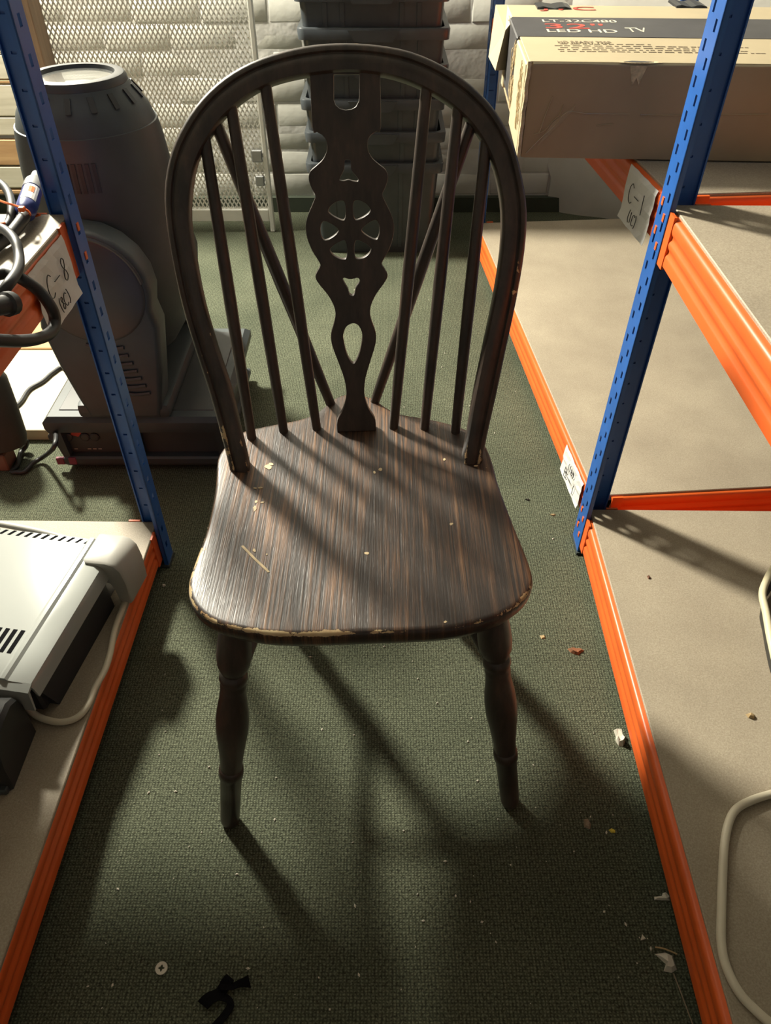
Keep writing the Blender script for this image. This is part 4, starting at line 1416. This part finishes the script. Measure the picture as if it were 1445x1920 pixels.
rim_pts = [P(1640, 1330, z=ZC), P(1500, 1300, z=ZC), P(1462, 1260, z=ZC), P(1446, 1205, z=ZC), P(1436, 1150, z=ZC), P(1429, 1115, z=ZC), P(1436, 1090, z=ZC), P(1452, 1062, z=ZC), P(1490, 1030, z=ZC), P(1640, 1020, z=ZC)]
MB().tube(rim_pts, 0.0062, 10, 6, False).build('rim', 'creamp', fr_, 50)
cen = sum((V(p) for p in rim_pts), V((0, 0, 0))) / len(rim_pts)
bs = smooth([V(p) for p in rim_pts], 4)
wl_ = MB()
n = len(bs)
for s, f in ((0, 0.985), (1, 0.80)):
    for p in bs:
        q = cen + (p - cen) * f
        wl_.v.append(V((q.x, q.y, ZC if s == 0 else ZSH + .002)))
for i in range(n - 1):
    wl_.f.append((i, i + 1, n + i + 1, n + i))
wl_.build('basket_wall', 'rubber', fr_, 50)

# ------------------------------------------------------------------ litter on the carpet
def scrap(name, px, py, pts, h, mat, label, cat, z=0.0, mm=0.001, top=0.6):
    c = P(px, py, z=z)
    m = MB()
    n = len(pts)
    random.seed(px * 7 + py)
    lo = [V((c.x + x * mm, c.y + y * mm, z + 0.0003)) for x, y in pts]
    hi = [V((c.x + x * mm * top, c.y + y * mm * top, z + h * random.uniform(0.6, 1.2))) for x, y in pts]
    m.loft([lo, hi])
    return tag(m.build(name, mat, None, base=c), label, cat)
scrap('dry_leaf', 1079, 1222, [(-14, 6), (-6, 9), (2, 7), (10, 8), (16, 2), (8, -3), (4, -8), (-4, -6), (-10, -2)], 0.006, 'leaf', 'curled reddish brown dry leaf on the green carpet', 'leaf')
scrap('leaf_scrap', 1017, 1195, [(-5, 4), (4, 5), (5, -3), (-3, -4)], 0.003, 'tan', 'small tan leaf fragment near the reddish brown leaf', 'leaf')
scrap('plaster_crumb', 1160, 1384, [(-6, 14), (0, 17), (5, 12), (6, 2), (8, -8), (3, -15), (-4, -14), (-7, -6), (-5, 2)], 0.012, 'chalk', 'lumpy off white crumb of filler beside the orange beam', 'crumb', top=0.7)
scrap('paper_scrap', 1240, 1683, [(-11, -3), (-10, 1), (0, 1), (3, 6), (8, 7), (11, 2), (10, -4)], 0.004, 'chalk', 'boot shaped white scrap tucked against the orange beam', 'scrap')
scrap('paper_scrap', 1251, 1805, [(-14, 10), (0, 12), (9, 8), (10, -8), (2, -12), (-8, -10), (-3, -2)], 0.008, 'chalk', 'crumpled torn white paper scrap above the thin strand', 'scrap')
scrap('paper_chip', 1205, 1759, [(-4, -3), (4, -1), (0, 5)], 0.002, 'chalk', 'tiny triangular white chip beside the straw', 'scrap')
scrap('yellow_scrap', 1147, 1558, [(-5, 1), (0, 4), (5, 1), (4, -3), (-2, -3)], 0.002, 'yellow', 'tiny yellow scrap on the green carpet', 'scrap')
scrap('fluff', 1100, 1545, [(-4, 7), (3, 8), (6, 0), (3, -8), (-5, -5)], 0.004, 'pgrey', 'small tuft of grey fluff near the yellow scrap', 'fluff')
scrap('white_chip', 307, 1098, [(-4, 2), (2, 4), (4, -1), (-1, -4)], 0.003, 'chalk', 'small white chip beside the left rack post foot', 'scrap')
scrap('dead_bug', 1407, 1343, [(-7, 3), (0, 5), (7, 0), (3, -5), (-5, -3)], 0.006, 'tan', 'curled tan leaf bud on the lower chipboard shelf', 'leaf', z=ZSH)
scrap('grit', 1216, 1083, [(-3, 3), (2, 4), (3, -3), (-2, -4)], 0.004, 'brown', 'small dark brown grit crumb on the chipboard shelf', 'crumb', z=ZSH)
scrap('leaf_scrap', 988, 938, [(-5, 2), (1, 5), (6, 1), (2, -3)], 0.004, 'olive', 'dark crumpled leaf scrap behind the chair seat', 'leaf')
scrap('leaf_scrap', 1035, 966, [(-8, 1), (0, 4), (9, 2), (3, -3)], 0.003, 'tan', 'dry tan grass scrap beside the paper labelled beam', 'leaf')
# strand and straw
s0 = [P(1262, 1825, z=.002), P(1272, 1850, z=.002), P(1285, 1885, z=.002), P(1300, 1925, z=.002)]
o = MB().tube(s0, 0.0009, 5, 4).build('thread', 'pgrey', None, base=s0[0])
tag(o, 'thin grey thread trailing from the torn paper scrap', 'thread')
s0 = [P(1228, 1776, z=.002), P(1245, 1779, z=.003), P(1269, 1789, z=.002)]
o = MB().tube(s0, 0.0011, 5, 4).build('straw', 'tan', None, base=s0[0])
tag(o, 'single dry straw lying above the torn paper scrap', 'straw')
# washer
wc_ = P(303, 1816, z=0)
wm = MB()
n = 28
ri, ro = [], []
for i in range(n):
    a_ = 2 * math.pi * i / n
    rr = 0.0032 + 0.0011 * math.cos(4 * a_)
    ri.append((rr * math.cos(a_), rr * math.sin(a_)))
    ro.append((0.0078 * math.cos(a_), 0.0078 * math.sin(a_)))
for z in (0.0004, 0.0024):
    for ring_ in (ro, ri):
        wm.v += [V((wc_.x + x, wc_.y + y, z)) for x, y in ring_]
for i in range(n):
    j = (i + 1) % n
    wm.f += [(2 * n + i, 2 * n + j, 3 * n + j, 3 * n + i), (i, n + i, n + j, j), (i, j, 2 * n + j, 2 * n + i), (n + i, 3 * n + i, 3 * n + j, n + j)]
o = wm.build('washer', 'chalk', None, base=wc_)
tag(o, 'round white plastic washer with a cross shaped hole on the carpet', 'washer')
# black ribbon scrap
rb = thing('ribbon_scrap', P(425, 1860, z=0), 'crumpled black ribbon scrap lying on the dark carpet', 'ribbon')
def ribbon(pts, w, zs):
    c = smooth([V((*pt, 0)) for pt in pts], 4)
    m = MB()
    n = len(c)
    rg = []
    for i, p in enumerate(c):
        t = (c[min(i + 1, n - 1)] - c[max(i - 1, 0)]).normalized()
        nn_ = V((-t.y, t.x, 0)) * w(i / (n - 1))
        z = 0.004 + 0.003 * abs(math.sin(i * 0.35 + zs))
        g = P(p.x, p.y, z=z)
        g1, g2 = P(p.x + nn_.x, p.y + nn_.y, z=z + 0.002 * math.sin(i * .4)), P(p.x - nn_.x, p.y - nn_.y, z=z - 0.002 * math.sin(i * .4))
        dz = V((0, 0, 0.0008))
        rg.append([g1 - dz, g2 - dz, g2 + dz, g1 + dz])
    return m.loft(rg)
ribbon([(380, 1885), (392, 1872), (412, 1862), (424, 1842), (432, 1832)], lambda t: 12 - 3 * t, 0).build('ribbon_loop', 'void', rb, 50)
ribbon([(412, 1848), (432, 1850), (450, 1844), (468, 1840)], lambda t: 9 - 5 * math.sin(t * 3.1) + 4 * t, 1).build('ribbon_end', 'void', rb, 50)
ribbon([(405, 1868), (425, 1872), (432, 1885), (420, 1905), (402, 1925)], lambda t: 7, 2).build('ribbon_tail', 'void', rb, 50)
# scattered lint
random.seed(21)
lint = MB()
for k in range(260):
    px, py = random.uniform(120, 1260), random.uniform(420, 1900)
    c = P(px, py, z=0)
    if not (-0.40 < c.x < 0.36 and 0.2 < c.y < 2.5):
        continue
    r = random.choice([0.0006, 0.0008, 0.0011, 0.0016])
    a_ = random.uniform(0, 6.28)
    d = V((math.cos(a_), math.sin(a_), 0)) * r * random.uniform(1, 2.2)
    e = V((-d.y, d.x, 0)).normalized() * r
    u = V((0, 0, r * 0.9))
    b_ = c + V((0, 0, 0.0012))
    lint.add([b_ - d, b_ + e, b_ + d, b_ - e, b_ + u], [(0, 1, 4), (1, 2, 4), (2, 3, 4), (3, 0, 4), (3, 2, 1, 0)])
o = lint.build('carpet_lint', 'chalk')
tag(o, 'tiny white specks of lint scattered over the green carpet', 'lint', kind='stuff')
